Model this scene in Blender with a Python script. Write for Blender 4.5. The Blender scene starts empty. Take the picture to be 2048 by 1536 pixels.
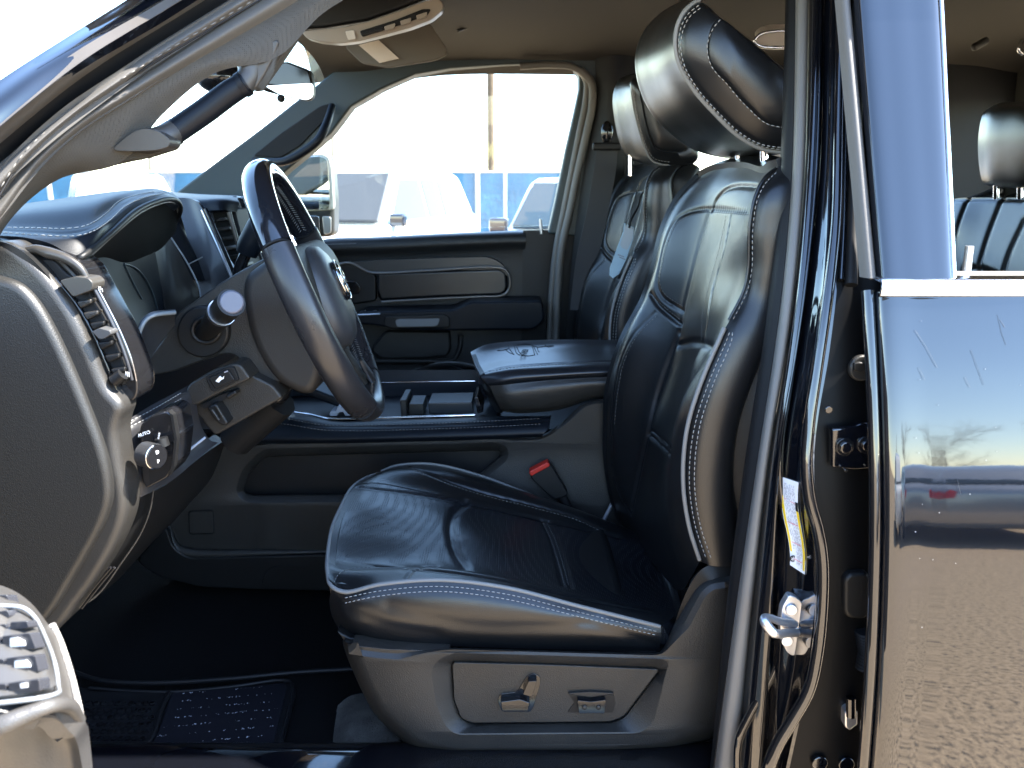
import bpy, bmesh, math, random
import numpy as np
from mathutils import Vector, Matrix
from mathutils.bvhtree import BVHTree
random.seed(7)
R = math.radians
SC = bpy.context.scene
COL = SC.collection
# ------------------------------------------------------------------ camera
FPX, CAMZ, PITCH = 1653.0, 1.6, math.atan(401 / 1653.0)
cd = bpy.data.cameras.new("camera"); cam = bpy.data.objects.new("camera", cd); COL.objects.link(cam)
cd.sensor_width = 36; cd.lens = 36 * FPX / 2048; cd.clip_start = 0.05; cd.clip_end = 600
cam.location = (0, 0, CAMZ); cam.rotation_euler = (math.pi / 2 - PITCH, 0, 0)
cd.dof.use_dof = True; cd.dof.focus_distance = 1.25; cd.dof.aperture_fstop = 9
SC.camera = cam
# ------------------------------------------------------------------ light
SUN = Vector((0.62, -0.045, 0.78)).normalized()
w = bpy.data.worlds.new("World"); SC.world = w; w.use_nodes = True
nt = w.node_tree; sky = nt.nodes.new("ShaderNodeTexSky"); sky.sky_type = 'NISHITA'; sky.sun_disc = False
sky.sun_elevation = math.asin(SUN.z); sky.sun_rotation = math.atan2(SUN.x, SUN.y)
sky.air_density = 1.0; sky.dust_density = 0.15; sky.ozone_density = 1.6
nt.links.new(sky.outputs[0], nt.nodes["Background"].inputs[0]); nt.nodes["Background"].inputs[1].default_value = 0.15
sl = bpy.data.lights.new("sun", 'SUN'); sl.energy = 4.2; sl.angle = R(0.6); sl.color = (1, .95, .87)
so = bpy.data.objects.new("sun", sl); COL.objects.link(so); so.rotation_euler = SUN.to_track_quat('Z', 'Y').to_euler(); so.location = (3, -2, 8)
SC.view_settings.view_transform = 'Standard'; SC.view_settings.look = 'None'; SC.view_settings.gamma = 1
SC.view_settings.exposure = 3.17
cy = SC.cycles; cy.use_denoising = True; cy.max_bounces = 10; cy.diffuse_bounces = 5; cy.glossy_bounces = 5
cy.transparent_max_bounces = 12; cy.sample_clamp_indirect = 8; cy.caustics_reflective = False; cy.caustics_refractive = False

# ------------------------------------------------------------------ helpers
ct, st = math.cos(PITCH), math.sin(PITCH)
def ray(px, py):
    cx, cyy = (px - 1024) / FPX, (768 - py) / FPX
    return np.array([cx, ct + cyy * st, -st + cyy * ct])
O3 = np.array([0, 0, CAMZ])
def U(px, py, Y):                       # the point at depth Y seen at that pixel
    d = ray(px, py); return O3 + d * (Y / d[1])
def UZ(px, py, z):
    d = ray(px, py); return O3 + d * ((z - CAMZ) / d[2])
def UX(px, py, x):
    d = ray(px, py); return O3 + d * (x / d[0])
def cr(pts, n, closed=False):           # smooth curve through points, tangents weighted by spacing (no overshoot)
    P = np.array(pts, float); m = len(P); out = []
    if m < 2: return P
    Q = np.vstack([P, P[:1]]) if closed else P
    dt = np.sqrt(np.linalg.norm(np.diff(Q, axis=0), axis=1)) + 1e-5; D = np.diff(Q, axis=0) / dt[:, None]; k = len(Q)
    T = np.zeros_like(Q)
    for i in range(k):
        if closed: a, b = (i - 1) % m, i % m
        else: a, b = max(i - 1, 0), min(i, k - 2)
        T[i] = (D[a] * dt[b] + D[b] * dt[a]) / (dt[a] + dt[b])
    for i in range(k - 1):
        h = dt[i]
        for j in range(n):
            t = j / n
            out.append((2*t**3 - 3*t*t + 1) * Q[i] + (t**3 - 2*t*t + t) * h * T[i] + (3*t*t - 2*t**3) * Q[i+1] + (t**3 - t*t) * h * T[i+1])
    if not closed: out.append(P[-1])
    return np.array(out)
def fil(pts, r=12, seg=4):              # closed polygon with filleted corners
    P = np.array(pts, float); m = len(P); out = []
    for i in range(m):
        a, b, c = P[i - 1], P[i], P[(i + 1) % m]
        va, vc = a - b, c - b; la, lc = np.linalg.norm(va), np.linalg.norm(vc)
        rr = min(r, la * .45, lc * .45)
        p0, p2 = b + va / la * rr, b + vc / lc * rr
        for k in range(seg + 1):
            t = k / seg; out.append((1 - t) ** 2 * p0 + 2 * t * (1 - t) * b + t * t * p2)
    return np.array(out)
def resamp(P, n, closed=False):
    P = np.array(P, float)
    if closed: P = np.vstack([P, P[:1]])
    L = np.r_[0, np.cumsum(np.linalg.norm(np.diff(P, axis=0), axis=1))]
    s = np.linspace(0, L[-1], n + 1)[:-1] if closed else np.linspace(0, L[-1], n)
    return np.stack([np.interp(s, L, P[:, k]) for k in range(P.shape[1])], 1)
ORG = {}; BV = {}
def tag(o, label=None, cat=None, group=None, kind=None):
    if label: o['label'] = label
    if cat: o['category'] = cat
    if group: o['group'] = group
    if kind: o['kind'] = kind
    return o
def thing(name, label, cat, loc=(0, 0, 0), group=None, rz=0):
    o = bpy.data.objects.new(name, None); COL.objects.link(o); o.location = loc; o.rotation_euler[2] = rz
    o.empty_display_size = .1
    ORG[o.name] = np.array(loc, float) if rz == 0 else np.zeros(3)
    return tag(o, label, cat, group)
def MK(name, V, F, mat, parent=None, smooth=True, sharp=38, bevel=0, seg=3, label=None, recalc=True):
    V = np.array(V, float)
    org = ORG.get(parent.name, np.zeros(3)) if parent else np.zeros(3)
    me = bpy.data.meshes.new(name); me.from_pydata([tuple(v) for v in (V - org)], [], [tuple(int(i) for i in f) for f in F])
    if recalc:
        bm = bmesh.new(); bm.from_mesh(me); bmesh.ops.remove_doubles(bm, verts=bm.verts, dist=1e-6)
        bmesh.ops.recalc_face_normals(bm, faces=bm.faces); bm.to_mesh(me); bm.free()
    me.validate()
    o = bpy.data.objects.new(name, me); COL.objects.link(o); me.materials.append(mat)
    if smooth:
        me.shade_smooth()
        if sharp: me.set_sharp_from_angle(angle=R(sharp))
    if bevel:
        b = o.modifiers.new("Bevel", 'BEVEL'); b.width = bevel; b.segments = seg; b.limit_method = 'ANGLE'; b.angle_limit = R(32)
        if smooth: me.set_sharp_from_angle(angle=R(180)); 
        if smooth:
            wn = o.modifiers.new("WN", 'WEIGHTED_NORMAL'); wn.keep_sharp = True
    if parent:
        o.parent = parent; ORG[o.name] = org
    else: ORG[o.name] = np.zeros(3)
    if label: o['label'] = label
    return o
def gridfaces(nr, nc, off=0, closed_c=False, flip=False):
    F = []
    for i in range(nr - 1):
        for j in range(nc if closed_c else nc - 1):
            a, b = i * nc + j, i * nc + (j + 1) % nc
            f = (a + off, b + off, b + nc + off, a + nc + off)
            F.append(f[::-1] if flip else f)
    return F
def gnormals(G):
    du = np.gradient(G, axis=1); dv = np.gradient(G, axis=0)
    n = np.cross(du, dv); n /= (np.linalg.norm(n, axis=2, keepdims=True) + 1e-12)
    c = G[G.shape[0] // 2, G.shape[1] // 2]; s = np.sign(np.dot(n[G.shape[0] // 2, G.shape[1] // 2], O3 - c))
    return n * (s if s != 0 else 1)
def patch(name, rows, mat, parent, nu=10, nv=10, thick=.01, grooves=(), world=False, key=None, bumps=(), label=None, noise=0, back=None):
    A = np.array([[p if world else U(*p) for p in r] for r in rows], float)
    B = np.stack([cr(A[:, j], nv) for j in range(A.shape[1])], 1)
    G = np.stack([cr(B[i], nu) for i in range(B.shape[0])], 0)
    nr, nc = G.shape[:2]
    n = gnormals(G)
    if grooves or bumps:
        flat = G.reshape(-1, 3)
        bv = BVHTree.FromPolygons([tuple(v) for v in flat], gridfaces(nr, nc))
        D = np.zeros(len(flat))
        for path, wd, dp in list(grooves) + list(bumps):
            pp = resamp(cr(path, 8), 90) if len(path) > 1 else np.array(path, float)
            q = []
            for a in pp:
                h = bv.ray_cast(Vector(O3), Vector(ray(a[0], a[1])).normalized())
                if h[0] is not None: q.append(tuple(h[0]))
            if not q: continue
            q = np.array(q); dm = np.full(len(flat), 9.)
            for c in q: dm = np.minimum(dm, np.linalg.norm(flat - c, axis=1))
            D -= dp * np.exp(-(dm / wd) ** 2)
        G = G + n * D.reshape(nr, nc, 1); n = gnormals(G)
    flat = G.reshape(-1, 3)
    if key: BV[key] = BVHTree.FromPolygons([tuple(v) for v in flat], gridfaces(nr, nc))
    F = gridfaces(nr, nc)
    bk = (G - n * thick) if back is None else (G + np.array(back))
    V = np.vstack([flat, bk.reshape(-1, 3)]); off = nr * nc
    F += gridfaces(nr, nc, off, flip=True)
    for j in range(nc - 1):
        F.append((j, j + off, j + 1 + off, j + 1)); a = (nr - 1) * nc
        F.append((a + j, a + j + 1, a + j + 1 + off, a + j + off))
    for i in range(nr - 1):
        F.append((i * nc, (i + 1) * nc, (i + 1) * nc + off, i * nc + off)); a = nc - 1
        F.append((i * nc + a, i * nc + a + off, (i + 1) * nc + a + off, (i + 1) * nc + a))
    o = MK(name, V, F, mat, parent, sharp=50, label=label)
    o['_g'] = 0; del o['_g']
    GR[o.name] = G
    return o
GR = {}
def hit(key, px, py):
    h = BV[key].ray_cast(Vector(O3), Vector(ray(px, py)).normalized())
    return (None, None) if h[0] is None else (np.array(h[0]), np.array(h[1]))
def spath(key, pts, n=8, lift=.0004):
    out = []
    for a in cr(pts, n):
        p, nn = hit(key, a[0], a[1])
        if p is None: continue
        if np.dot(nn, O3 - p) < 0: nn = -nn
        out.append(p + nn * lift)
    return np.array(out)
def tubegeo(P, r, seg=8, closed=False, caps=True, flat=1.0, up=None):
    P = np.array(P, float); n = len(P)
    rr = np.full(n, r, float) if np.isscalar(r) else np.interp(np.linspace(0, 1, n), np.linspace(0, 1, len(r)), r)
    T = np.gradient(P, axis=0)
    if closed: T = np.roll(P, -1, 0) - np.roll(P, 1, 0)
    T /= np.linalg.norm(T, axis=1, keepdims=True) + 1e-12
    u = np.array(up if up is not None else (0, 0, 1.)); 
    if abs(np.dot(u, T[0])) > .9: u = np.array([1., 0, 0])
    V = []
    for i in range(n):
        u = u - T[i] * np.dot(u, T[i]); u /= np.linalg.norm(u) + 1e-12
        v = np.cross(T[i], u)
        for k in range(seg):
            a = 2 * math.pi * k / seg
            V.append(P[i] + rr[i] * (u * math.cos(a) + v * math.sin(a) * flat))
    F = gridfaces(n, seg, closed_c=True)
    if closed:
        for k in range(seg): F.append(((n - 1) * seg + k, (n - 1) * seg + (k + 1) % seg, (k + 1) % seg, k))
    elif caps:
        F.append(tuple(range(seg))[::-1]); F.append(tuple((n - 1) * seg + k for k in range(seg)))
    return V, F
def tube(name, P, r, mat, parent, seg=10, closed=False, flat=1.0, up=None, label=None):
    V, F = tubegeo(P, r, seg, closed, flat=flat, up=up)
    return MK(name, V, F, mat, parent, sharp=60, label=label)
def merge(parts):
    V, F = [], []
    for v, f in parts:
        o = len(V); V += [tuple(x) for x in v]; F += [tuple(i + o for i in g) for g in f]
    return V, F
def stitch(name, P, mat, parent, dash=.0048, gap=.0027, r=.0007):
    P = np.array(P, float)
    if len(P) < 2: return None
    L = np.r_[0, np.cumsum(np.linalg.norm(np.diff(P, axis=0), axis=1))]; s = 0; parts = []
    f = lambda q: np.array([np.interp(q, L, P[:, k]) for k in range(3)])
    while s + dash < L[-1]:
        parts.append(tubegeo([f(s), f(s + dash / 2), f(s + dash)], [r * .6, r, r * .6], 5)); s += dash + gap
    V, F = merge(parts)
    return MK(name, V, F, mat, parent, sharp=0, recalc=False)
def P3(pts, Y):
    return np.array([U(p[0], p[1], p[2] if len(p) > 2 else Y) for p in pts])
def slabgeo(W, ext):
    n = len(W); V = list(W) + list(np.array(W) + np.array(ext))
    F = [tuple(range(n)), tuple(range(2 * n - 1, n - 1, -1))]
    for i in range(n): F.append((i, (i + 1) % n, (i + 1) % n + n, i + n))
    return V, F
def slab(name, pts, Y, depth, mat, parent, bevel=.004, seg=3, ext=None, label=None, fillet=0):
    if fillet: pts = fil(pts, fillet)
    V, F = slabgeo(P3(pts, Y), ext if ext is not None else (0, depth, 0))
    return MK(name, V, F, mat, parent, bevel=bevel, seg=seg, label=label)
def boxgeo(c, s, rot=None):
    V = []
    for x in (-.5, .5):
        for y in (-.5, .5):
            for z in (-.5, .5):
                v = Vector((x * s[0], y * s[1], z * s[2]))
                if rot is not None: v = rot @ v
                V.append((v.x + c[0], v.y + c[1], v.z + c[2]))
    F = [(0, 1, 3, 2), (4, 6, 7, 5), (0, 4, 5, 1), (2, 3, 7, 6), (0, 2, 6, 4), (1, 5, 7, 3)]
    return V, F
def box(name, c, s, mat, parent, bevel=.004, rot=None, label=None, seg=3):
    V, F = boxgeo(c, s, rot); return MK(name, V, F, mat, parent, bevel=bevel, label=label, seg=seg)
def loops(name, LL, center, mat, parent, n=120, cap=True, bevel=0, label=None, back=None, sharp=50):
    rings = []
    for pts, Y in LL:
        P = np.array([(p[0], p[1]) for p in pts], float); cx, cyy = center
        D = resamp(P, 1500, True); an = np.arctan2(D[:, 1] - cyy, D[:, 0] - cx)
        ring = []
        for k in range(n):
            a = -math.pi + 2 * math.pi * (k + .5) / n
            d = np.abs((an - a + math.pi) % (2 * math.pi) - math.pi); i = int(np.argmin(d)); ring.append(D[i])
        rings.append([U(q[0], q[1], Y) for q in ring])
    V = [p for r in rings for p in r]; F = gridfaces(len(rings), n, closed_c=True)
    if cap: F.append(tuple((len(rings) - 1) * n + k for k in range(n)))
    return MK(name, V, F, mat, parent, sharp=sharp, label=label)
def disc(name, c, axis, r, h, mat, parent, seg=32, bevel=.001, r2=None, label=None):
    c = np.array(c, float); a = np.array(axis, float); a /= np.linalg.norm(a)
    V, F = tubegeo([c, c + a * h], [r, r if r2 is None else r2], seg)
    return MK(name, V, F, mat, parent, bevel=bevel, label=label)
def text(name, s, origin, xdir, ydir, size, mat, parent, extrude=.0004, label=None, align='CENTER'):
    cu = bpy.data.curves.new(name, 'FONT'); cu.body = s; cu.size = size; cu.extrude = extrude; cu.align_x = align; cu.align_y = 'CENTER'
    tmp = bpy.data.objects.new("t", cu); COL.objects.link(tmp)
    me = bpy.data.meshes.new_from_object(tmp); bpy.data.objects.remove(tmp)
    x = np.array(xdir, float); x /= np.linalg.norm(x); y = np.array(ydir, float); y -= x * np.dot(x, y); y /= np.linalg.norm(y); z = np.cross(x, y)
    V = [np.array(origin) + x * v.co.x + y * v.co.y + z * v.co.z for v in me.vertices]
    F = [tuple(p.vertices) for p in me.polygons]
    return MK(name, V, F, mat, parent, smooth=False, label=label)
def ball(name, c, r, mat, parent, sc=(1, 1, 1), rot=None, label=None):
    V = []; nr, nc = 14, 24
    for i in range(nr + 1):
        t = math.pi * i / nr
        for j in range(nc):
            a = 2 * math.pi * j / nc
            v = Vector((math.sin(t) * math.cos(a) * sc[0], math.sin(t) * math.sin(a) * sc[1], math.cos(t) * sc[2])) * r
            if rot is not None: v = rot @ v
            V.append((v.x + c[0], v.y + c[1], v.z + c[2]))
    return MK(name, V, gridfaces(nr + 1, nc, closed_c=True), mat, parent, sharp=0, label=label)

def inset(P, d):                         # move a closed pixel outline inward by d pixels
    P = np.array(P, float); T = np.roll(P, -1, 0) - np.roll(P, 1, 0); T /= np.linalg.norm(T, axis=1, keepdims=True) + 1e-9
    Nn = np.stack([-T[:, 1], T[:, 0]], 1); A = np.sum(P[:, 0] * np.roll(P[:, 1], -1) - np.roll(P[:, 0], -1) * P[:, 1])
    return P + Nn * d * (1 if A > 0 else -1)
from mathutils.geometry import tessellate_polygon
def plate(name, outer, rims, Y, holes, mat, parent, n=160, cap=True, label=None):
    # flat plate at depth Y with a rounded outer rim (list of (inset px, depth)) and one recess (list of closed loops with depth)
    O = resamp(outer, n, True); V, F = [], []
    mxd = max(d for d, y in rims) + 1e-6; wt = np.ones(n)
    if holes:
        H0 = resamp(holes[0][0], 300, True)
        wt = np.clip(np.array([np.min(np.linalg.norm(H0 - p, axis=1)) for p in O]) / (2.6 * mxd), .0, 1)
    for d, y in rims:
        Q = inset(O, 1.0); Q = O + (Q - O) * (d * wt)[:, None]; V += [U(p[0], p[1], y) for p in Q]
    k = len(rims); F += gridfaces(k, n, closed_c=True)
    m = 120; H = []
    if holes:
        first = resamp(holes[0][0], m, True)
        for pts, y in holes:
            Q = resamp(pts, m, True)
            A = lambda q: np.sum(q[:, 0] * np.roll(q[:, 1], -1) - np.roll(q[:, 0], -1) * q[:, 1])
            if A(Q) * A(first) < 0: Q = Q[::-1]
            j = min(range(m), key=lambda j: np.sum((np.roll(Q, -j, 0)[::10] - first[::10]) ** 2)); Q = np.roll(Q, -j, 0)
            H.append(len(V)); V += [U(p[0], p[1], y) for p in Q]
            if len(H) > 1: F += [(H[-2]+i, H[-2]+(i+1)%m, H[-1]+(i+1)%m, H[-1]+i) for i in range(m)]
        if cap: F.append(tuple(H[-1] + i for i in range(m)))
    base = (k - 1) * n; polys = [[Vector((V[base+i][0], V[base+i][2], 0)) for i in range(n)]]; idx = [base + i for i in range(n)]
    if holes: polys.append([Vector((V[H[0]+i][0], V[H[0]+i][2], 0)) for i in range(m)]); idx += [H[0] + i for i in range(m)]
    F += [tuple(idx[q] for q in t) for t in tessellate_polygon(polys)]
    return MK(name, V, F, mat, parent, sharp=32, label=label)

# ------------------------------------------------------------------ materials
def mat(name, base, rough=.5, metal=0, spec=.5, coat=0, bump=None, var=0, vscale=8, sheen=0, trans=0, bump2=None, vary_rough=0, emis=None):
    m = bpy.data.materials.new(name); m.use_nodes = True; N = m.node_tree; b = N.nodes["Principled BSDF"]
    b.inputs["Base Color"].default_value = (*base, 1); b.inputs["Roughness"].default_value = rough; b.inputs["Metallic"].default_value = metal
    b.inputs["Specular IOR Level"].default_value = spec; b.inputs["Coat Weight"].default_value = coat; b.inputs["Coat Roughness"].default_value = .03
    if sheen: b.inputs["Sheen Weight"].default_value = sheen
    tc = N.nodes.new("ShaderNodeTexCoord")
    if var:
        no = N.nodes.new("ShaderNodeTexNoise"); no.inputs["Scale"].default_value = vscale; no.inputs["Detail"].default_value = 6
        N.links.new(tc.outputs["Object"], no.inputs["Vector"])
        mr = N.nodes.new("ShaderNodeMapRange"); mr.inputs[1].default_value = .3; mr.inputs[2].default_value = .7; mr.inputs[3].default_value = 1 - var; mr.inputs[4].default_value = 1 + var
        N.links.new(no.outputs["Fac"], mr.inputs[0])
        mx = N.nodes.new("ShaderNodeVectorMath"); mx.operation = 'SCALE'; mx.inputs[0].default_value = base
        N.links.new(mr.outputs[0], mx.inputs["Scale"]); N.links.new(mx.outputs[0], b.inputs["Base Color"])
    if vary_rough:
        n3 = N.nodes.new("ShaderNodeTexNoise"); n3.inputs["Scale"].default_value = 14; n3.inputs["Detail"].default_value = 5
        N.links.new(tc.outputs["Object"], n3.inputs["Vector"])
        m3 = N.nodes.new("ShaderNodeMapRange"); m3.inputs[1].default_value = .3; m3.inputs[2].default_value = .7
        m3.inputs[3].default_value = rough - vary_rough; m3.inputs[4].default_value = rough + vary_rough
        N.links.new(n3.outputs["Fac"], m3.inputs[0]); N.links.new(m3.outputs[0], b.inputs["Roughness"])
    last = None
    for bp in (bump, bump2):
        if not bp: continue
        kind, scale, strength, dist = bp
        if kind == 'noise':
            t = N.nodes.new("ShaderNodeTexNoise"); t.inputs["Scale"].default_value = scale; t.inputs["Detail"].default_value = 4; out = t.outputs["Fac"]
        elif kind == 'voronoi':
            t = N.nodes.new("ShaderNodeTexVoronoi"); t.inputs["Scale"].default_value = scale; t.feature = 'F1'; out = t.outputs["Distance"]
        elif kind == 'dots':
            t = N.nodes.new("ShaderNodeTexVoronoi"); t.inputs["Scale"].default_value = scale; t.inputs["Randomness"].default_value = 0
            rr = N.nodes.new("ShaderNodeMapRange"); rr.inputs[1].default_value = .2; rr.inputs[2].default_value = .34
            N.links.new(t.outputs["Distance"], rr.inputs[0]); out = rr.outputs[0]
        N.links.new(tc.outputs["Object"], t.inputs["Vector"])
        bn = N.nodes.new("ShaderNodeBump"); bn.inputs["Strength"].default_value = strength; bn.inputs["Distance"].default_value = dist
        N.links.new(out, bn.inputs["Height"])
        if last: N.links.new(last, bn.inputs["Normal"])
        last = bn.outputs[0]
    if last: N.links.new(last, b.inputs["Normal"])
    if emis: b.inputs["Emission Color"].default_value = (*emis, 1); b.inputs["Emission Strength"].default_value = 1
    return m
def glassmat(name, tint=(.93, .96, .95)):
    m = bpy.data.materials.new(name); m.use_nodes = True; N = m.node_tree; N.nodes.clear()
    o = N.nodes.new("ShaderNodeOutputMaterial"); t = N.nodes.new("ShaderNodeBsdfTransparent"); g = N.nodes.new("ShaderNodeBsdfGlossy")
    lw = N.nodes.new("ShaderNodeLayerWeight"); lw.inputs[0].default_value = .5
    pw = N.nodes.new("ShaderNodeMath"); pw.operation = 'POWER'; pw.inputs[1].default_value = 5
    ma = N.nodes.new("ShaderNodeMath"); ma.operation = 'MULTIPLY_ADD'; ma.inputs[1].default_value = .9; ma.inputs[2].default_value = .03
    x = N.nodes.new("ShaderNodeMixShader"); t.inputs[0].default_value = (*tint, 1); g.inputs["Roughness"].default_value = .01
    N.links.new(lw.outputs["Facing"], pw.inputs[0]); N.links.new(pw.outputs[0], ma.inputs[0]); N.links.new(ma.outputs[0], x.inputs[0])
    N.links.new(t.outputs[0], x.inputs[1]); N.links.new(g.outputs[0], x.inputs[2]); N.links.new(x.outputs[0], o.inputs[0])
    return m
LEA = mat("leather", (.0065, .0068, .0075), .31, bump=('voronoi', 650, .18, .0007), bump2=('noise', 20, .05, .003), vary_rough=.03)
LEP = mat("perforated_leather", (.0065, .007, .009), .33, bump=('dots', 260, .7, .0008), bump2=('noise', 20, .25, .004))
LEG = mat("soft_leather_dash", (.005, .0065, .0095), .42, spec=.18, bump=('voronoi', 800, .15, .0006))
PLA = mat("grained_plastic", (.021, .0195, .0175), .42, spec=.35, bump=('voronoi', 620, .38, .0009), var=.16, vscale=9, vary_rough=.07)
PLD = mat("dark_plastic", (.006, .006, .0062), .48, spec=.3, bump=('voronoi', 900, .2, .0006))
PLE = mat("grained_end_panel", (.022, .0205, .0185), .40, bump=('voronoi', 650, .25, .0009), var=.15, vary_rough=.07)
PIA = mat("gloss_black_plastic", (.008, .008, .009), .08)
PAI = mat("black_paint", (.0028, .0032, .0048), .07, coat=1, bump=('noise', 260, .012, .001))
PAD = mat("black_door_paint", (.003, .0038, .006), .02, coat=1, bump=('noise', 160, .010, .001), bump2=('noise', 9, .012, .01))
RUB = mat("rubber_seal", (.125, .118, .107), .5, bump=('noise', 300, .1, .0006))
RUD = mat("dark_rubber", (.006, .006, .0065), .6, spec=.25)
HEA = mat("headliner_cloth", (.055, .049, .042), .95, bump=('noise', 900, .3, .0008))
CLO = mat("pillar_cloth", (.046, .042, .036), .85, bump=('dots', 420, .8, .0009), var=.08, vscale=40)
CHR = mat("chrome", (.85, .85, .86), .06, metal=1)
SIL = mat("satin_silver", (.55, .55, .56), .3, metal=1)
ZIN = mat("zinc_steel", (.62, .62, .64), .34, metal=.9)
THR = mat("grey_thread", (.16, .16, .155), .8)
THG = mat("bright_thread", (.27, .265, .25), .8)
PIP = mat("grey_piping", (.15, .147, .14), .55)
CAR = mat("black_carpet", (.0045, .0045, .0048), .98, spec=.12, bump=('noise', 700, .8, .003))
CAG = mat("worn_grey_carpet", (.05, .046, .040), .98, bump=('noise', 350, .9, .004), var=.5, vscale=30)
MATR = mat("mat_rubber", (.007, .007, .008), .5, spec=.25)
RED = mat("red_plastic", (.5, .02, .01), .4)
BEI = mat("beige_bezel", (.27, .24, .205), .35)
VIS = mat("visor_cloth", (.13, .115, .095), .9, bump=('noise', 800, .3, .0006))
LAB = mat("pale_label", (.62, .52, .42), .6)
THD = mat("dash_thread", (.42, .40, .37), .8)
LEC = mat("armrest_leather", (.013, .014, .017), .30)
WHI = mat("white_print", (.75, .75, .75), .5)
WHL = mat("white_label", (.75, .76, .78), .35)
YEL = mat("yellow_label", (.8, .55, .02), .4)
GRY = mat("grey_label_text", (.25, .25, .28), .5)
MIR = mat("mirror_glass", (.9, .92, .93), .01, metal=1)
WEB = mat("belt_webbing", (.04, .04, .042), .8, bump=('noise', 500, .3, .001))
SCR = mat("dark_screen", (.006, .009, .014), .45, spec=.12)
RUA = mat("pillar_seal_rubber", (.085, .080, .074), .62, spec=.3, bump=('voronoi', 600, .15, .0008))
TAGM = mat("pale_tag", (.36, .50, .58), .5)
GLA = glassmat("clear_glass")
# ================================================================== driver seat
ds = thing("driver_seat", "black leather power seat nearest the open door, its headrest tipped forward", "car seat", (0.0, 1.36, 0.72), "front seats")
CR = [
 [(658,1160,1.115),(690,1181,1.105),(760,1166,1.10),(880,1157,1.10),(1010,1172,1.10),(1160,1210,1.10),(1325,1252,1.11)],
 [(655,1138,1.15),(690,1146,1.14),(760,1141,1.14),(880,1138,1.14),(1010,1157,1.14),(1160,1194,1.14),(1340,1240,1.14)],
 [(656,1112,1.20),(695,1126,1.20),(760,1130,1.20),(880,1136,1.20),(1020,1160,1.20),(1170,1192,1.20),(1350,1225,1.20)],
 [(664,1060,1.28),(715,1068,1.29),(790,1070,1.30),(900,1092,1.30),(1040,1122,1.30),(1190,1158,1.30),(1345,1192,1.30)],
 [(682,1012,1.39),(728,1010,1.39),(810,1018,1.40),(920,1046,1.40),(1060,1082,1.40),(1200,1118,1.40),(1335,1148,1.40)],
 [(706,972,1.50),(745,966,1.50),(830,980,1.50),(940,1005,1.50),(1080,1040,1.50),(1205,1066,1.50),(1310,1088,1.50)],
 [(738,955,1.56),(770,944,1.56),(850,944,1.56),(950,960,1.56),(1060,990,1.56),(1180,1030,1.56),(1280,1068,1.56)],
 [(762,945,1.60),(790,934,1.61),(860,931,1.61),(950,951,1.61),(1040,984,1.61),(1120,1015,1.61),(1230,1062,1.61)]]
gro = [([(705,1132),(760,1133),(880,1142),(1000,1160),(1130,1190),(1290,1222)],.007,.004),
       ([(932,1003),(908,1028),(900,1060),(908,1098),(935,1141)],.008,.005),
       ([(1083,1040),(1100,1075),(1112,1115),(1128,1172)],.0035,.003), ([(1096,1043),(1113,1078),(1126,1118),(1142,1176)],.0035,.003),
       ([(822,934),(880,958),(960,985),(1060,1010),(1150,1035),(1203,1060)],.004,.003),
       ([(717,974),(830,988),(932,1006),(1088,1042),(1240,1075)],.006,.003),
       ([(812,1158),(825,1143),(848,1134),(875,1133)],.003,.002)]
cush = patch("cushion", CR, LEP, ds, nu=34, nv=30, back=(.02,.0,-.035), grooves=gro, key="cush", bumps=[([(950,1080)],.06,-.008)])
# far and near bolsters of the cushion in plain leather, laid 1 mm proud
G = GR[cush.name]
def strip(name, G, r0, r1, c0, c1, mat, parent, lift=.001, key=None, thick=.004):
    S = G[r0:r1, c0:c1]; n = gnormals(S); T = S + n * lift; nr, nc = T.shape[:2]
    V = np.vstack([T.reshape(-1, 3), (T - n * thick).reshape(-1, 3)]); F = gridfaces(nr, nc) + gridfaces(nr, nc, nr * nc, True)
    if key: BV[key] = BVHTree.FromPolygons([tuple(v) for v in T.reshape(-1, 3)], gridfaces(nr, nc))
    return MK(name, V, F, mat, parent, sharp=60)
strip("cushion_bolster", G, 0, 60, 0, G.shape[1], LEA, ds, key="cbn"); strip("cushion_bolster", G, 150, G.shape[0], 0, G.shape[1], LEA, ds, key="cbf")
# side of the cushion, under the piping
side = patch("cushion_side", [
 [(665,1172,1.108),(700,1183,1.10),(760,1170,1.095),(880,1161,1.095),(1010,1176,1.095),(1160,1214,1.095),(1322,1256,1.10)],
 [(659,1200,1.12),(700,1205,1.088),(760,1200,1.082),(880,1195,1.080),(1010,1208,1.080),(1160,1238,1.083),(1322,1268,1.098)],
 [(664,1232,1.13),(705,1240,1.09),(770,1245,1.080),(890,1248,1.077),(1020,1252,1.078),(1165,1266,1.083),(1322,1282,1.098)],
 [(680,1262,1.14),(720,1274,1.11),(790,1284,1.098),(900,1292,1.095),(1040,1297,1.095),(1170,1300,1.098),(1318,1303,1.105)]],
 LEA, ds, nu=20, nv=14, thick=.02, key="cside",
 grooves=[([(780,1214),(860,1238),(940,1252),(1030,1256),(1130,1252),(1190,1240)],.013,.0024),([(700,1222),(770,1250),(870,1268)],.013,.002),([(1160,1246),(1230,1262),(1310,1290)],.009,.002)])
fc = [p for p in [(762,945,1.60),(735,953,1.57),(706,972,1.50),(682,1012,1.39),(664,1060,1.28),(656,1112,1.20),(656,1140,1.15),(660,1165,1.118)]]
top = [U(*p) for p in fc]
patch("cushion_front", [top, [p + np.array((.001,0,-.03)) for p in top], [p + np.array((.008,0,-.055)) for p in top], [p + np.array((.03,0,-.075)) for p in top]], LEA, ds, world=True, nu=6, nv=6, back=(.012,0,0))
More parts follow.
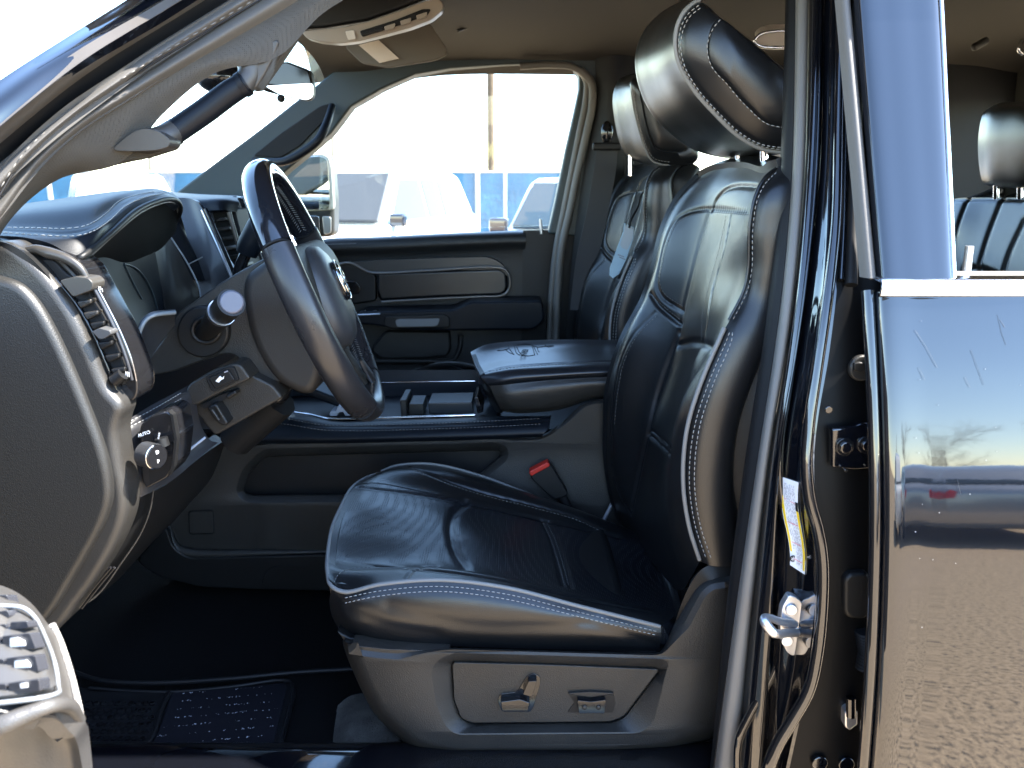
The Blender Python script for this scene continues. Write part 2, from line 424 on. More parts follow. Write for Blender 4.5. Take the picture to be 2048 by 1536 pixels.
# piping and stitches
pp = [(757,947,1.595),(735,954,1.565),(706,973,1.50),(682,1013,1.39),(663,1060,1.28),(655,1112,1.20),(655,1145,1.14),(663,1172,1.11),(690,1184,1.10),(760,1169,1.096),(880,1160,1.096),(1010,1175,1.096),(1160,1213,1.096),(1320,1253,1.10)]
tube("piping", cr([U(*p) for p in pp], 8), .0032, PIP, ds)
tube("piping", cr([U(*p) for p in [(762,943,1.61),(790,932,1.615),(860,928,1.615),(950,948,1.615),(1040,981,1.615),(1120,1012,1.615),(1165,1026,1.615)]], 8), .003, PIP, ds)
for off in (12, 22):
    stitch("stitching", spath("cside", [(690,1184+off),(760,1170+off),(880,1161+off),(1010,1176+off),(1160,1214+off*.9),(1318,1255+off*.75)], 10), THG, ds)
stitch("stitching", spath("cbf", [(822,937),(880,962),(960,989),(1060,1014),(1150,1039),(1203,1063)], 10), THR, ds, r=.0006)
for o_ in (-4, 4):
    stitch("stitching", spath("cush", [(1090+o_,1046),(1106+o_,1080),(1119+o_,1120),(1133+o_,1170)], 10), THR, ds, r=.0005, dash=.004, gap=.003)
stitch("stitching", spath("cbn", [(668,1165),(678,1148),(705,1137),(745,1136)], 10), THR, ds, r=.0005)
# seat base with its recessed switch panel
BO = fil([(681,1275),(760,1287),(900,1295),(1100,1301),(1322,1307),(1352,1240),(1388,1172),(1415,1150),(1478,1142),(1484,1250),(1462,1420),(1432,1476),(1350,1499),(1200,1507),(900,1509),(826,1500),(783,1465),(743,1420),(718,1370),(696,1320)], 16, 6)
L2 = fil([(899,1305),(866,1326),(861,1345),(870,1405),(890,1455),(914,1470),(1277,1467),(1308,1449),(1342,1318)], 14, 5)
L3 = fil([(902,1322),(903,1345),(907,1399),(920,1438),(942,1449),(1223,1446),(1250,1436),(1324,1337)], 8, 5)
plate("base_trim", BO, [(0,1.17),(0,1.115),(3,1.098),(9,1.084),(18,1.074),(30,1.068)], 1.068, [(L2,1.066),(inset(L2,3),1.067),(L3,1.085),(inset(L3,2),1.092)], PLA, ds, n=220)
slab("trim_shoulder", fil([(897,1309),(868,1328),(780,1320),(712,1300),(700,1290),(770,1298),(900,1303)],6), 1.074, .03, PLA, ds, bevel=.004)
pn = slab("switch_panel", [(905,1325),(908,1399),(922,1436),(944,1446),(1221,1443),(1247,1433),(1319,1339),(1100,1330)], 1.078, .006, PLA, ds, bevel=.0012, fillet=8)
slab("switch_recess", [(995,1402),(1000,1388),(1034,1384),(1054,1352),(1068,1346),(1081,1354),(1081,1370),(1068,1412),(1062,1424),(1004,1424)], 1.0765, .004, PIA, pn, bevel=.0008, fillet=5)
slab("seat_switch", [(1057,1363),(1074,1362),(1064,1394),(1046,1389)], 1.064, .013, PIA, pn, bevel=.002, fillet=2)
slab("seat_switch", [(1001,1404),(1040,1399),(1060,1406),(1056,1422),(1004,1422)], 1.062, .015, PIA, pn, bevel=.002, fillet=2)
slab("lumbar_recess", [(1136,1389),(1228,1390),(1231,1408),(1226,1425),(1134,1425),(1150,1405)], 1.0768, .004, PLD, pn, bevel=.001, fillet=5)
slab("lumbar_recess_lip", [(1134,1387),(1180,1394),(1230,1387),(1180,1384)], 1.073, .004, PLA, pn, bevel=.001, fillet=5)
lb = slab("lumbar_switch", [(1155,1401),(1182,1404),(1212,1400),(1209,1427),(1158,1427)], 1.066, .011, PIA, pn, bevel=.0015, fillet=2)
for q in (1169, 1197): ball("button_dimple", U(q,1415,1.0655), .0038, PLA, lb, sc=(1,.5,1))
# dark trough under the cushion side
slab("cushion_tray", [(672,1262),(700,1276),(800,1284),(1000,1292),(1312,1301),(1318,1312),(900,1306),(760,1298),(688,1284)], 1.105, .12, PLD, ds, bevel=.003)
box("seat_riser", (0.02, 1.36, .80), (.40, .42, .13), PLD, ds, bevel=.02)
box("seat_pan", (-.01, 1.37, .90), (.40, .40, .08), PLD, ds, bevel=.02)
# ------------------------------------------------------------------ backrest
BR = [
 [(1556,333,1.15),(1542,337,1.18),(1526,346,1.24),(1490,336,1.37),(1450,337,1.48),(1420,343,1.55),(1398,354,1.60)],
 [(1518,380,1.12),(1513,385,1.17),(1505,388,1.23),(1465,378,1.37),(1420,380,1.50),(1378,388,1.57),(1356,398,1.61)],
 [(1499,455,1.115),(1490,460,1.16),(1478,465,1.22),(1442,468,1.37),(1398,460,1.50),(1340,460,1.57),(1326,460,1.61)],
 [(1496,540,1.115),(1482,545,1.15),(1463,550,1.22),(1418,550,1.37),(1376,550,1.50),(1316,540,1.57),(1307,540,1.61)],
 [(1483,595,1.115),(1462,606,1.15),(1440,618,1.21),(1400,625,1.36),(1360,632,1.50),(1292,602,1.58),(1288,598,1.62)],
 [(1440,676,1.105),(1431,684,1.14),(1420,700,1.20),(1392,700,1.36),(1343,702,1.50),(1262,668,1.57),(1244,682,1.61)],
 [(1400,770,1.10),(1378,790,1.14),(1374,800,1.20),(1362,800,1.36),(1318,790,1.50),(1235,765,1.57),(1217,775,1.61)],
 [(1374,860,1.10),(1345,880,1.145),(1340,900,1.22),(1330,900,1.36),(1292,865,1.50),(1223,855,1.57),(1212,855,1.61)],
 [(1366,960,1.10),(1336,972,1.15),(1332,985,1.22),(1318,980,1.36),(1277,955,1.50),(1228,935,1.57),(1214,930,1.61)],
 [(1378,1050,1.10),(1352,1070,1.15),(1342,1085,1.22),(1308,1065,1.36),(1265,1035,1.50),(1240,1010,1.57),(1226,1000,1.61)],
 [(1400,1122,1.10),(1382,1155,1.15),(1362,1180,1.22),(1325,1150,1.36),(1282,1095,1.50),(1258,1065,1.57),(1242,1045,1.61)]]
bg = [([(1510,425),(1460,420),(1415,418),(1375,425),(1350,440),(1330,480),(1318,530),(1314,570),(1325,595),(1366,622)],.0035,.0035),
      ([(1301,588),(1318,612),(1362,650)],.0045,.0045),
      ([(1417,425),(1400,480),(1380,560),(1362,640),(1357,665)],.005,.003),
      ([(1462,430),(1448,500),(1425,580),(1415,640),(1412,684)],.003,.003),
      ([(1357,665),(1337,723),(1314,793),(1296,863),(1279,939),(1262,1020)],.006,.005),
      ([(1357,690),(1385,684),(1415,690),(1425,698)],.006,.005),
      ([(1425,420),(1432,400),(1450,380),(1475,372),(1512,374)],.004,.004),
      ([(1295,868),(1320,890),(1340,908)],.0035,.004), ([(1299,858),(1322,878),(1342,896)],.003,.003),
      ([(1228,960),(1240,990),(1262,1030)],.003,.003),
      ([(1310,625),(1268,668),(1242,720),(1229,780),(1222,850),(1224,930)],.0025,.0018)]
back = patch("backrest", BR, LEA, ds, nu=36, nv=24, thick=.03, grooves=bg, key="back", bumps=[([(1400,730)],.035,-.010),([(1375,800)],.05,-.006)])
for pth in ([(1510,431),(1460,427),(1415,425),(1378,432),(1355,446),(1336,484),(1324,532),(1320,566),(1330,588),(1368,614)],[(1306,594),(1322,608),(1364,642)]):
    stitch("stitching", spath("back", pth, 10), THR, ds, r=.0005)
stitch("stitching", spath("back", [(1452,432),(1438,500),(1416,580),(1404,640),(1403,682)], 10), THR, ds, r=.0004, dash=.003)
stitch("stitching", spath("back", [(1313,632),(1274,672),(1249,722),(1236,782),(1229,850)], 10), THR, ds, r=.0005)
# outer side panel of the backrest
sv = [U(*r[0]) for r in BR]
def off(dx, dy, dz=0, f=None): return [p + np.array((dx * (f[i] if f else 1), dy, dz)) for i, p in enumerate(sv)]
ff = [.7,.8,1,1,1,1,1,1,1,1,.8]
rows = [sv, off(.014,-.014,0,ff), off(.040,-.018,0,ff), off(.062,-.012,0,ff), off(.072,.004,0,ff), off(.075,.05,0,ff)]
sp = patch("side_bolster", rows, LEA, ds, world=True, nu=16, nv=8, thick=.012, key="sidep")
rear = patch("seat_back_shell", [off(.070,.012,0,ff), off(.095,.002,0,ff), off(.12,.004,-.005,ff), off(.135,.05,-.005,ff), off(.14,.25,0,ff), off(.13,.46,0,ff), off(.06,.50,0,ff)], PLD, ds, world=True, nu=6, nv=5, thick=.008)
fe = [U(*r[-1]) for r in BR]
patch("side_bolster", [fe, [p + np.array((.03,.02,0)) for p in fe], [p + np.array((.09,.01,0)) for p in fe]], LEA, ds, world=True, nu=6, nv=5, thick=.01)
tp = [U(*p) for p in BR[0]]
patch("backrest_top", [tp, [p + np.array((.03,0,.010)) for p in tp], [p + np.array((.07,0,-.002)) for p in tp], [p + np.array((.10,0,-.05)) for p in tp]], LEA, ds, world=True, nu=6, nv=5, thick=.01)
tube("piping", cr([U(*p) for p in [(1449,656,1.104),(1440,676,1.101),(1402,765,1.096),(1374,858,1.095),(1366,958,1.095),(1377,1048,1.095),(1399,1120,1.096)]], 10), .0031, PIP, ds)
for dx in (12, 22):
    stitch("stitching", spath("sidep", [(1452+dx*.6,665),(1441+dx,682),(1404+dx,770),(1376+dx,860),(1367+dx,960),(1378+dx,1048),(1400+dx,1116)], 10), THG, ds, r=.0008)
stitch("stitching", spath("sidep", [(1553,345),(1532,366),(1515,400),(1506,455),(1504,538),(1494,584),(1466,640)], 10), THG, ds, r=.0007)
tube("bolster_welt", cr([U(*p) for p in [(1551,337,1.14),(1528,358,1.125),(1509,398,1.115),(1499,455,1.111),(1496,540,1.111),(1486,585,1.108),(1458,640,1.102)]],8), .0024, LEA, ds)
# lower hinge cover and strap
patch("hinge_cover", [[(1345,1262,1.11),(1362,1210,1.10),(1380,1170,1.095),(1402,1140,1.092),(1430,1127,1.092),(1480,1125,1.095)],
                      [(1352,1250,1.16),(1368,1200,1.16),(1388,1150,1.16),(1412,1128,1.16),(1440,1118,1.16),(1490,1116,1.16)]], PLD, ds, nu=8, nv=6, thick=.02)
# ------------------------------------------------------------------ headrest, tipped forward
hr_out = cr([(1393,3),(1370,22),(1355,52),(1351,92),(1360,132),(1390,182),(1430,227),(1475,270),(1520,296),(1565,304),(1625,300),(1668,275),(1678,245),(1655,212),(1600,166),(1550,122),(1500,80),(1440,34),(1408,6)], 6, True)
hr_in = cr([(1425,50),(1415,88),(1422,130),(1455,170),(1495,215),(1535,248),(1580,258),(1625,258),(1642,240),(1630,208),(1588,171),(1543,130),(1498,94),(1448,57)], 6, True)
def scl(P, c, s): P = np.array(P, float); return (P - c) * s + c
hc = np.array((1505, 175))
def radial(P, c, n=160):
    D = resamp(P, 1500, True); an = np.arctan2(D[:, 1] - c[1], D[:, 0] - c[0]); out = []
    for k in range(n):
        a = -math.pi + 2 * math.pi * (k + .5) / n
        out.append(D[int(np.argmin(np.abs((an - a + math.pi) % (2 * math.pi) - math.pi)))])
    return np.array(out)
ho_, hi_ = radial(hr_out, hc), radial(cr([(1425,50),(1415,88),(1422,130),(1455,170),(1495,215),(1535,248),(1580,258),(1630,264),(1662,250),(1655,217),(1599,168),(1549,124),(1499,82),(1440,37)], 6, True), hc)
mixr = lambda t: ho_ * (1 - t) + hi_ * t
HC = (1505, 175)
hb = loops("headrest", [(scl(ho_,hc,.97),1.275),(ho_,1.262),(mixr(.12),1.246),(mixr(.35),1.236),(mixr(.9),1.226),(hi_,1.2245),(scl(hi_,hc,.985),1.2265),(scl(hi_,hc,.94),1.222),(scl(hi_,hc,.5),1.214)], HC, LEA, ds, n=160, sharp=60)
V, F = [tuple(v.co) for v in hb.data.vertices], [tuple(p.vertices) for p in hb.data.polygons]
org = ORG[hb.name]; BV["hr"] = BVHTree.FromPolygons([tuple(np.array(v) + org) for v in V], F)
hp = [(1393,3),(1370,22),(1355,52),(1351,92),(1360,132),(1390,182),(1430,227),(1475,270),(1520,296),(1565,304),(1625,300)]
hs = [(1372,-2),(1318,30),(1285,68),(1271,112),(1276,165),(1300,222),(1340,266),(1385,298),(1440,314),(1500,318),(1560,314)]
def lerpP(t, y): return [(a[0]*(1-t)+b[0]*t, a[1]*(1-t)+b[1]*t, y) for a, b in zip(hp, hs)]
patch("headrest_front", [lerpP(0,1.262), lerpP(.10,1.285), lerpP(.35,1.34), lerpP(.68,1.44), lerpP(.93,1.52), [(a[0]*.0+b[0]+ (hc[0]-b[0])*.0, b[1], 1.55) for a, b in zip(hp, hs)], [(b[0]+(hc[0]-b[0])*.12, b[1]+(hc[1]-b[1])*.12, 1.58) for b in hs]],
      LEA, hb, nu=8, nv=8, thick=.03, key="hrf")
bt = [(1408,6),(1440,34),(1500,80),(1550,122),(1600,166),(1655,212),(1678,245)]
patch("headrest_back", [[(a,b,1.262) for a,b in bt],[(a-6,b+4,1.35) for a,b in bt],[(a-30,b+20,1.55) for a,b in bt]], LEA, hb, nu=5, nv=5, back=(-.008,0,-.01))
tube("piping", cr([U(a,b,1.258) for a,b in [(1400,0)]+hp], 8), .0036, PIP, hb)
for k in (.955, .925):
    q = scl(np.array(hp[0:11]), hc, k); stitch("stitching", spath("hr", q, 8), THG, hb, r=.0008)
stitch("stitching", spath("hr", scl(np.array([(1440,40),(1425,60),(1415,88),(1422,130),(1455,170),(1495,215),(1535,248),(1580,258)]), hc, 1.0), 8), THG, hb, r=.0008)
for y_, px in ((1.30,1529),(1.46,1478)):
    tube("headrest_post", [U(px-1,300,y_), U(px,348,y_)], .0062, CHR, ds, seg=14)
# ================================================================== passenger seat: a copy of the backrest shapes, its own headrest
ps = thing("passenger_seat", "black leather passenger seat beyond the centre armrest, upright headrest, tag cord over its shoulder", "car seat", (0, 2.26, .74), "front seats")
keep = ("backrest","side_bolster","seat_back_shell","backrest_top","piping","stitching","bolster_welt","cushion","cushion_bolster","cushion_front","cushion_side","base_trim","seat_riser","seat_pan","hinge_cover")
import re
for ch in [c for c in ds.children]:
    st_ = re.sub(r"\.\d+$", "", ch.name)
    if st_ in keep:
        c = ch.copy(); COL.objects.link(c); c.parent = ps
ORG[ps.name] = np.array((0, 2.26, .74))
PY = 2.02
ho = cr([(1262,158),(1266,200),(1276,250),(1290,295),(1306,322),(1340,331),(1380,330),(1396,318),(1395,290),(1384,240),(1370,190),(1350,156),(1305,150)], 6, True)
hcp = np.array((1330, 240)); 
h2 = loops("headrest", [(scl(ho,hcp,.97),PY+.05),(ho,PY+.02),(scl(ho,hcp,.96),PY+.004),(scl(ho,hcp,.72),PY-.008),(scl(ho,hcp,.68),PY-.005),(scl(ho,hcp,.62),PY-.010),(scl(ho,hcp,.3),PY-.014)], tuple(hcp), LEA, ps, n=120, sharp=60)
V, F = [tuple(v.co) for v in h2.data.vertices], [tuple(p.vertices) for p in h2.data.polygons]
org = ORG[h2.name]; BV["hr2"] = BVHTree.FromPolygons([tuple(np.array(v) + org) for v in V], F)
a_ = [(1280,150),(1265,170),(1266,200),(1276,250),(1290,295),(1306,322),(1340,331)]
b_ = [(1262,148),(1238,160),(1226,190),(1229,240),(1241,290),(1260,318),(1292,328)]
def lp2(t, y): return [(p[0]*(1-t)+q[0]*t, p[1]*(1-t)+q[1]*t, y) for p, q in zip(a_, b_)]
patch("headrest_front", [lp2(0,PY+.02), lp2(.12,PY+.05), lp2(.45,PY+.12), lp2(.8,PY+.22), lp2(1,PY+.28), [(q[0]+12,q[1],PY+.31) for q in b_]], LEA, h2, nu=8, nv=8, thick=.03)
tube("piping", cr([U(p[0],p[1],PY+.017) for p in a_], 8), .003, PIP, h2)
for k in (.93,): stitch("stitching", spath("hr2", scl(np.array(a_[1:]), hcp, k), 8), THR, h2, r=.0008)
for q, y_ in ((1262, 2.26), (1345, 2.12)): tube("headrest_post", [U(q,300,y_), U(q,352,y_)], .0075, CHR, ps, seg=14)
# hang tag on a cord
tg = thing("hang_tag", "pale blue paper tag on a black cord hanging on the passenger seat", "paper tag", tuple(U(1240,520,2.2)))
tY = 2.17
def cl(q): return (q[0], q[1], 2.13 + .0004 * (520 - q[1]))
slab("tag_card", [cl(q) for q in [(1248,446),(1268,455),(1266,480),(1252,520),(1238,548),(1226,557),(1219,550),(1220,535),(1236,490),(1247,462)]], tY, .0015, TAGM, tg, bevel=.0003, seg=1)
slab("tag_print", [cl(q) for q in [(1249,448),(1267,456),(1265,478),(1254,500),(1244,496),(1240,490),(1248,462)]], tY-.0, -.0009, mat("tag_print",(.42,.45,.47),.5), tg, bevel=0)
for i in (0,1): slab("tag_line", [cl(q) for q in [(1236+i*3,508+i*5),(1249+i*2,513+i*5),(1248+i*2,515+i*5),(1235+i*3,510+i*5)]], tY, -.0012, GRY, tg, bevel=0)
tube("cord", cr([U(*q) for q in [(1258,456,2.15),(1262,440,2.15),(1275,415,2.17),(1283,390,2.18),(1300,370,2.18),(1325,361,2.19),(1335,362,2.2)]], 8), .0028, RUD, tg)
tube("cord", cr([U(*q) for q in [(1252,450,2.15),(1268,400,2.18),(1278,370,2.2)]], 8), .0010, RUD, tg)
# ================================================================== rear seat (far side, seen through the rear door)
rs = thing("rear_bench", "black leather rear bench with vertical pleats seen through the rear door window", "rear seat", (1.15, 2.0, .74))
def rowX(pts): return [UX(*p) for p in pts]
Yr = 2.2
def RS(px, py, dx=0): return (px, py, Yr + dx)
RB = [[(1880,400,2.490),(1925,394,2.370),(1975,394,2.250),(2048,394,2.090),(2160,394,1.880),(2400,394,1.550)],
      [(1872,438,2.460),(1908,438,2.342),(1965,438,2.223),(2040,438,2.065),(2150,438,1.857),(2390,438,1.531)],
      [(1865,500,2.430),(1900,500,2.313),(1950,500,2.196),(2026,500,2.040),(2140,500,1.835),(2370,500,1.513)],
      [(1858,562,2.400),(1890,562,2.285),(1935,562,2.169),(2015,562,2.015),(2125,562,1.812),(2350,562,1.494)],
      [(1850,642,2.370),(1880,642,2.256),(1925,642,2.142),(2000,642,1.990),(2105,642,1.790),(2330,642,1.476)]]
patch("seat_back", RB, LEA, rs, nu=34, nv=26, thick=.08, key="rb", grooves=[([(1934,398),(1915,450),(1900,520)],.008,.007),([(2002,400),(1975,470),(1955,535)],.008,.007),([(2048,440),(2020,500),(2005,545)],.008,.007),([(1905,398),(1990,396),(2047,397)],.008,.006),([(1925,537),(1960,540),(1988,552)],.010,.008)])
h3 = patch("headrest", [
 [(1985,212,2.28),(2000,206,2.24),(2022,204,2.18),(2045,205,2.12),(2065,210,2.08),(2080,218,2.06)],
 [(1966,228,2.26),(1984,223,2.19),(2015,221,2.11),(2045,222,2.04),(2075,226,1.99),(2090,236,1.98)],
 [(1957,270,2.26),(1976,270,2.17),(2010,270,2.085),(2046,270,2.01),(2082,272,1.95),(2096,275,1.94)],
 [(1957,320,2.26),(1976,320,2.17),(2010,320,2.085),(2046,320,2.01),(2082,320,1.95),(2096,318,1.94)],
 [(1963,358,2.26),(1982,362,2.18),(2014,366,2.10),(2046,367,2.03),(2076,364,1.98),(2090,355,1.97)],
 [(1972,370,2.30),(1988,374,2.24),(2016,377,2.17),(2044,378,2.11),(2070,375,2.06),(2084,368,2.05)]], LEA, rs, nu=10, nv=10, back=(.09,.01,0))
for q in (1992, 2040): tube("headrest_post", [U(q,360,2.2 if q < 2000 else 2.08), U(q,398,2.2 if q < 2000 else 2.08)], .007, CHR, rs)
box("seat_cushion", (1.12, 1.85, 1.12), (.46, 1.4, .18), LEA, rs, bevel=.05)
# ================================================================== truck cab shell
tc = thing("truck_cab", "black crew cab body with its roof lining, door pillars, windshield and dark carpet floor", "truck cab", (.3, 1.8, .7))
# headliner
prof = [(1.09,1.90),(1.13,1.955),(1.25,1.995),(1.85,2.01),(2.42,1.995),(2.56,1.97),(2.62,1.945),(2.66,1.93)]
patch("headliner", [[(x,y,z-(.03 if x<-.4 else 0)-(.02 if x>1.45 else 0)) for y,z in prof] for x in (-.56,-.45,-.2,.3,.9,1.35,1.50,1.56)], HEA, tc, world=True, nu=6, nv=6, thick=-.012)
patch("roof_skin", [[(x,y,z+dz) for y,z in [(1.00,1.93),(1.03,1.99),(1.12,2.04),(1.85,2.07),(2.58,2.04),(2.68,1.99),(2.71,1.93)]] for x,dz in ((-.62,-.03),(-.45,0),(.5,.01),(1.3,0),(1.62,-.03))], PAI, tc, world=True, nu=5, nv=5, thick=.01)
# floor, firewall, rear wall
box("floor_pan", (.3, 1.83, .655), (2.7, 1.66, .12), CAR, tc, bevel=.01)
box("firewall", (-1.10, 1.83, 1.02), (.1, 1.66, .80), CAR, tc, bevel=.02)
def wall_hole(name, outer, hole, mat, parent, ext, **k):
    # ring between two closed polygons with equal point counts
    n = len(outer); A = [np.array(p, float) for p in outer]; B = [np.array(p, float) for p in hole]; e = np.array(ext)
    V = A + B + [p + e for p in A] + [p + e for p in B]; F = []
    for i in range(n):
        j = (i + 1) % n
        F += [(i, j, n + j, n + i), (2*n+i, 3*n+i, 3*n+j, 2*n+j), (i, 2*n+i, 2*n+j, j), (n+i, n+j, 3*n+j, 3*n+i)]
    return MK(name, V, F, mat, parent, **k)
wall_hole("rear_wall", [(1.56,1.02,.7),(1.56,2.66,.7),(1.50,2.66,1.97),(1.50,1.10,1.97)], [(1.53,1.25,1.48),(1.53,2.55,1.48),(1.51,2.53,1.845),(1.51,1.27,1.845)], HEA, tc, (.04,0,0), bevel=.01)
patch("rear_window", [[(1.55,1.2,1.46),(1.55,2.58,1.46)],[(1.53,1.2,1.86),(1.53,2.58,1.86)]], GLA, tc, world=True, nu=2, nv=2, thick=.004)
# windshield
patch("windshield", [[(-.60,1.10,1.985),(-.62,1.85,2.0),(-.56,2.60,1.975)],[(-1.22,1.0,1.50),(-1.30,1.85,1.50),(-1.10,2.62,1.50)]], GLA, tc, world=True, nu=8, nv=8, thick=.004)
# driver side A pillar: bands running up the pillar
def band(name, A, B, ya, yb, mat, parent, mid=0, thick=.012, nu=10, nv=4, **k):
    n = max(len(A), len(B)); A = resamp(cr(A, 6), 9); B = resamp(cr(B, 6), 9)
    f = lambda L, ys, t, dy: [(p[0], p[1], np.interp(i, np.linspace(0, 8, len(ys)), ys) + dy) for i, p in enumerate(L)]
    rows = [f(A, ya, 0, 0)]
    if mid:
        M = (A + B) / 2; ym = [(a + b) / 2 for a, b in zip(ya, yb)]; rows.append(f(M, ym, 0, -mid))
    rows.append(f(B, yb, 0, 0))
    return patch(name, rows, mat, parent, nu=nu, nv=8, thick=thick, **k)
y0 = [.86,.90,.95,1.01,1.06]
yo = lambda d: [v + d for v in y0]
ap = band("pillar_skin", [(-60,205),(0,160),(120,83),(253,0),(345,-62)], [(-60,305),(0,253),(164,123),(362,0),(450,-62)], yo(.03), yo(0), PAI, tc, mid=.012)
band("pillar_flange", [(-60,302),(0,252),(164,122),(362,0),(450,-62)], [(-60,337),(0,287),(171,150),(410,0),(500,-62)], yo(.0), yo(.035), mat("dusty_paint",(.06,.052,.043),.35), tc, mid=.004)
band("door_gap", [(-60,335),(0,285),(171,150),(410,0),(500,-62)], [(-60,400),(0,335),(140,222),(273,120),(458,0),(560,-62)], yo(.05), yo(.07), RUD, tc)
band("door_seal", [(-70,395),(0,326),(137,219),(273,116),(458,0),(560,-62)], [(-70,490),(0,398),(110,270),(273,158),(520,0),(620,-62)], yo(.055), yo(.062), RUA, tc, mid=.018)
band("door_seal", [(-70,486),(0,394),(110,268),(273,156),(518,0),(618,-62)], [(-70,545),(0,448),(103,312),(273,193),(478,72),(598,0),(690,-62)], yo(.06), yo(.072), RUA, tc, mid=.012)
trim_o = [(-70,543),(0,444),(103,308),(273,190),(478,68),(598,0),(690,-62)]
trim_i = [(-40,560),(0,470),(51,405),(100,367),(178,339),(240,326),(300,262),(359,190),(420,152),(478,122),(560,112),(595,68),(640,30),(700,0),(760,-40)]
band("pillar_trim", trim_o, trim_i, yo(.072), [.98,1.02,1.05,1.09,1.14], CLO, tc, mid=.004, nu=14)
tube("trim_seam", cr([U(a,b,.915+.035*i) for i,(a,b) in enumerate([(-10,405),(60,300),(170,215),(330,112),(520,0),(600,-50)])],8), .0012, RUD, tc)
stitch("trim_stitch", cr([U(a,b,.905+.035*i) for i,(a,b) in enumerate([(-10,392),(60,292),(170,207),(330,104),(508,0),(590,-50)])],10), RUB, tc, dash=.007, gap=.005, r=.0007)
slab("pillar_trim_foot", [(178,339),(240,325),(294,314),(345,298),(350,285),(300,262),(240,262),(200,300)], 1.05, .02, CLO, tc, bevel=.004, fillet=10)
slab("pillar_trim_head", [(478,122),(505,178),(518,180),(560,120),(597,66),(560,60)], 1.11, .02, CLO, tc, bevel=.004, fillet=10)
# grab handle on the driver pillar
gh = tc
g1 = cr([U(*q) for q in [(228,296,1.045),(262,286,1.04),(300,283,1.035),(335,272,1.05),(355,258,1.065)]], 6)
tube("grab_handle", g1, [.003,.010,.0145,.0150,.0145], mat("handle_plastic",(.034,.031,.028),.42,bump=('voronoi',900,.2,.0006)), tc, seg=20)
grip = tube("grab_handle", cr([U(*q) for q in [(332,276,1.05),(352,262,1.06),(410,222,1.075),(460,185,1.085),(492,166,1.09)]], 6), [.0138,.0148,.015,.0148,.0138], LEG, tc, seg=20)
tube("grab_handle", cr([U(*q) for q in [(486,172,1.09),(499,150,1.095),(502,125,1.10),(512,100,1.12),(545,82,1.14)]], 6), [.014,.0145,.016,.018,.010], bpy.data.materials["handle_plastic"], tc, seg=20)
for a, b in (((338,271),(350,264)),((482,172),(491,166))):
    tube("grip_cuff", [U(a[0],a[1],1.062 if a[0]<400 else 1.088), U(b[0],b[1],1.062 if a[0]<400 else 1.088)], .0158, LEG, grip, seg=20)
HPL = bpy.data.materials["handle_plastic"]
slab("grab_handle", fil([(226,297),(244,280),(268,262),(290,256),(318,262),(340,278),(338,294),(312,301),(262,303),(234,302)],9), 1.018, .035, HPL, tc, bevel=.011, seg=5)
slab("grab_handle", fil([(479,162),(481,118),(500,104),(530,90),(552,78),(558,84),(548,112),(530,148),(512,176),(500,180)],8), 1.088, .03, HPL, tc, bevel=.009, seg=5)
# ------------------------------------------------------------------ B pillar, driver side
RW = [-60,0,330,560,700,900,1190,1536,1640]
def yb(r): return float(np.interp(r, [-60,0,570,760,950,1150,1536,1700], [1.07,1.05,.89,.865,.845,.832,.826,.83]))
def vcol(xs, dy): return [(x, r, yb(r) + dy) for x, r in zip(xs, RW)]
def vpatch(name, cols, mat, parent, rows=None, **k):
    m = list(zip(*cols)); return patch(name, [list(r) for r in m], mat, parent, nu=6, nv=10, **k)
a0 = [1573,1571,1560,1541,1524,1493,1455,1420,1410]; a1 = [1592,1590,1584,1566,1548,1517,1474,1427,1415]; a2 = [1622,1620,1612,1594,1576,1542,1508,1474,1462]
mid = lambda A, B, t=.5: [x*(1-t)+y*t for x, y in zip(A, B)]
vpatch("pillar_seal", [vcol(a0,.20), vcol(mid(a0,a1,.3),.172), vcol(a1,.160)], RUD, tc, thick=.006)
vpatch("pillar_seal", [vcol(a1,.163), vcol(mid(a1,a2,.3),.146), vcol(mid(a1,a2,.75),.143), vcol(a2,.158)], RUB, tc, thick=.006)
b1 = [1650,1648,1640,1618,1598,1566,1552,1530,1520]
J0 = [1621,1619,1611,1592,1574,1541,1507,1472,1460]
vpatch("pillar_jamb", [vcol(J0,.150), vcol(mid(J0,b1,.35),.128), vcol(mid(J0,b1,.8),.118), vcol(b1,.128)], PAI, tc, thick=.004, key="ja")
b2 = [1684,1682,1678,1668,1652,1622,1632,1572,1545]
vpatch("pillar_jamb", [vcol(b1,.129), vcol(mid(b1,b2,.2),.115), vcol(mid(b1,b2,.6),.098), vcol(b2,.060)], PAI, tc, thick=.004, key="jb")
# raised flange that edges the jamb
FR = [(1684,-60),(1682,0),(1678,250),(1672,450),(1655,600),(1634,740),(1618,850),(1613,930),(1620,1000),(1636,1060),(1645,1120),(1645,1200),(1636,1300),(1618,1380),(1585,1440),(1555,1490),(1535,1545),(1525,1620)]
tube("jamb_flange", cr([U(x,r,yb(r)+.052) for x,r in FR], 6), [.0055,.006,.007,.0075,.0075,.008], PAI, tc, seg=14)
tube("jamb_crease", cr([U(x,r,yb(r)+.125) for x,r in [(1636,-60),(1634,0),(1626,300),(1606,560),(1582,740),(1562,880),(1560,960),(1570,1040),(1576,1110),(1574,1180),(1566,1290),(1545,1350),(1500,1430),(1478,1480),(1474,1560)]], 6), .0055, PAI, tc, seg=12)
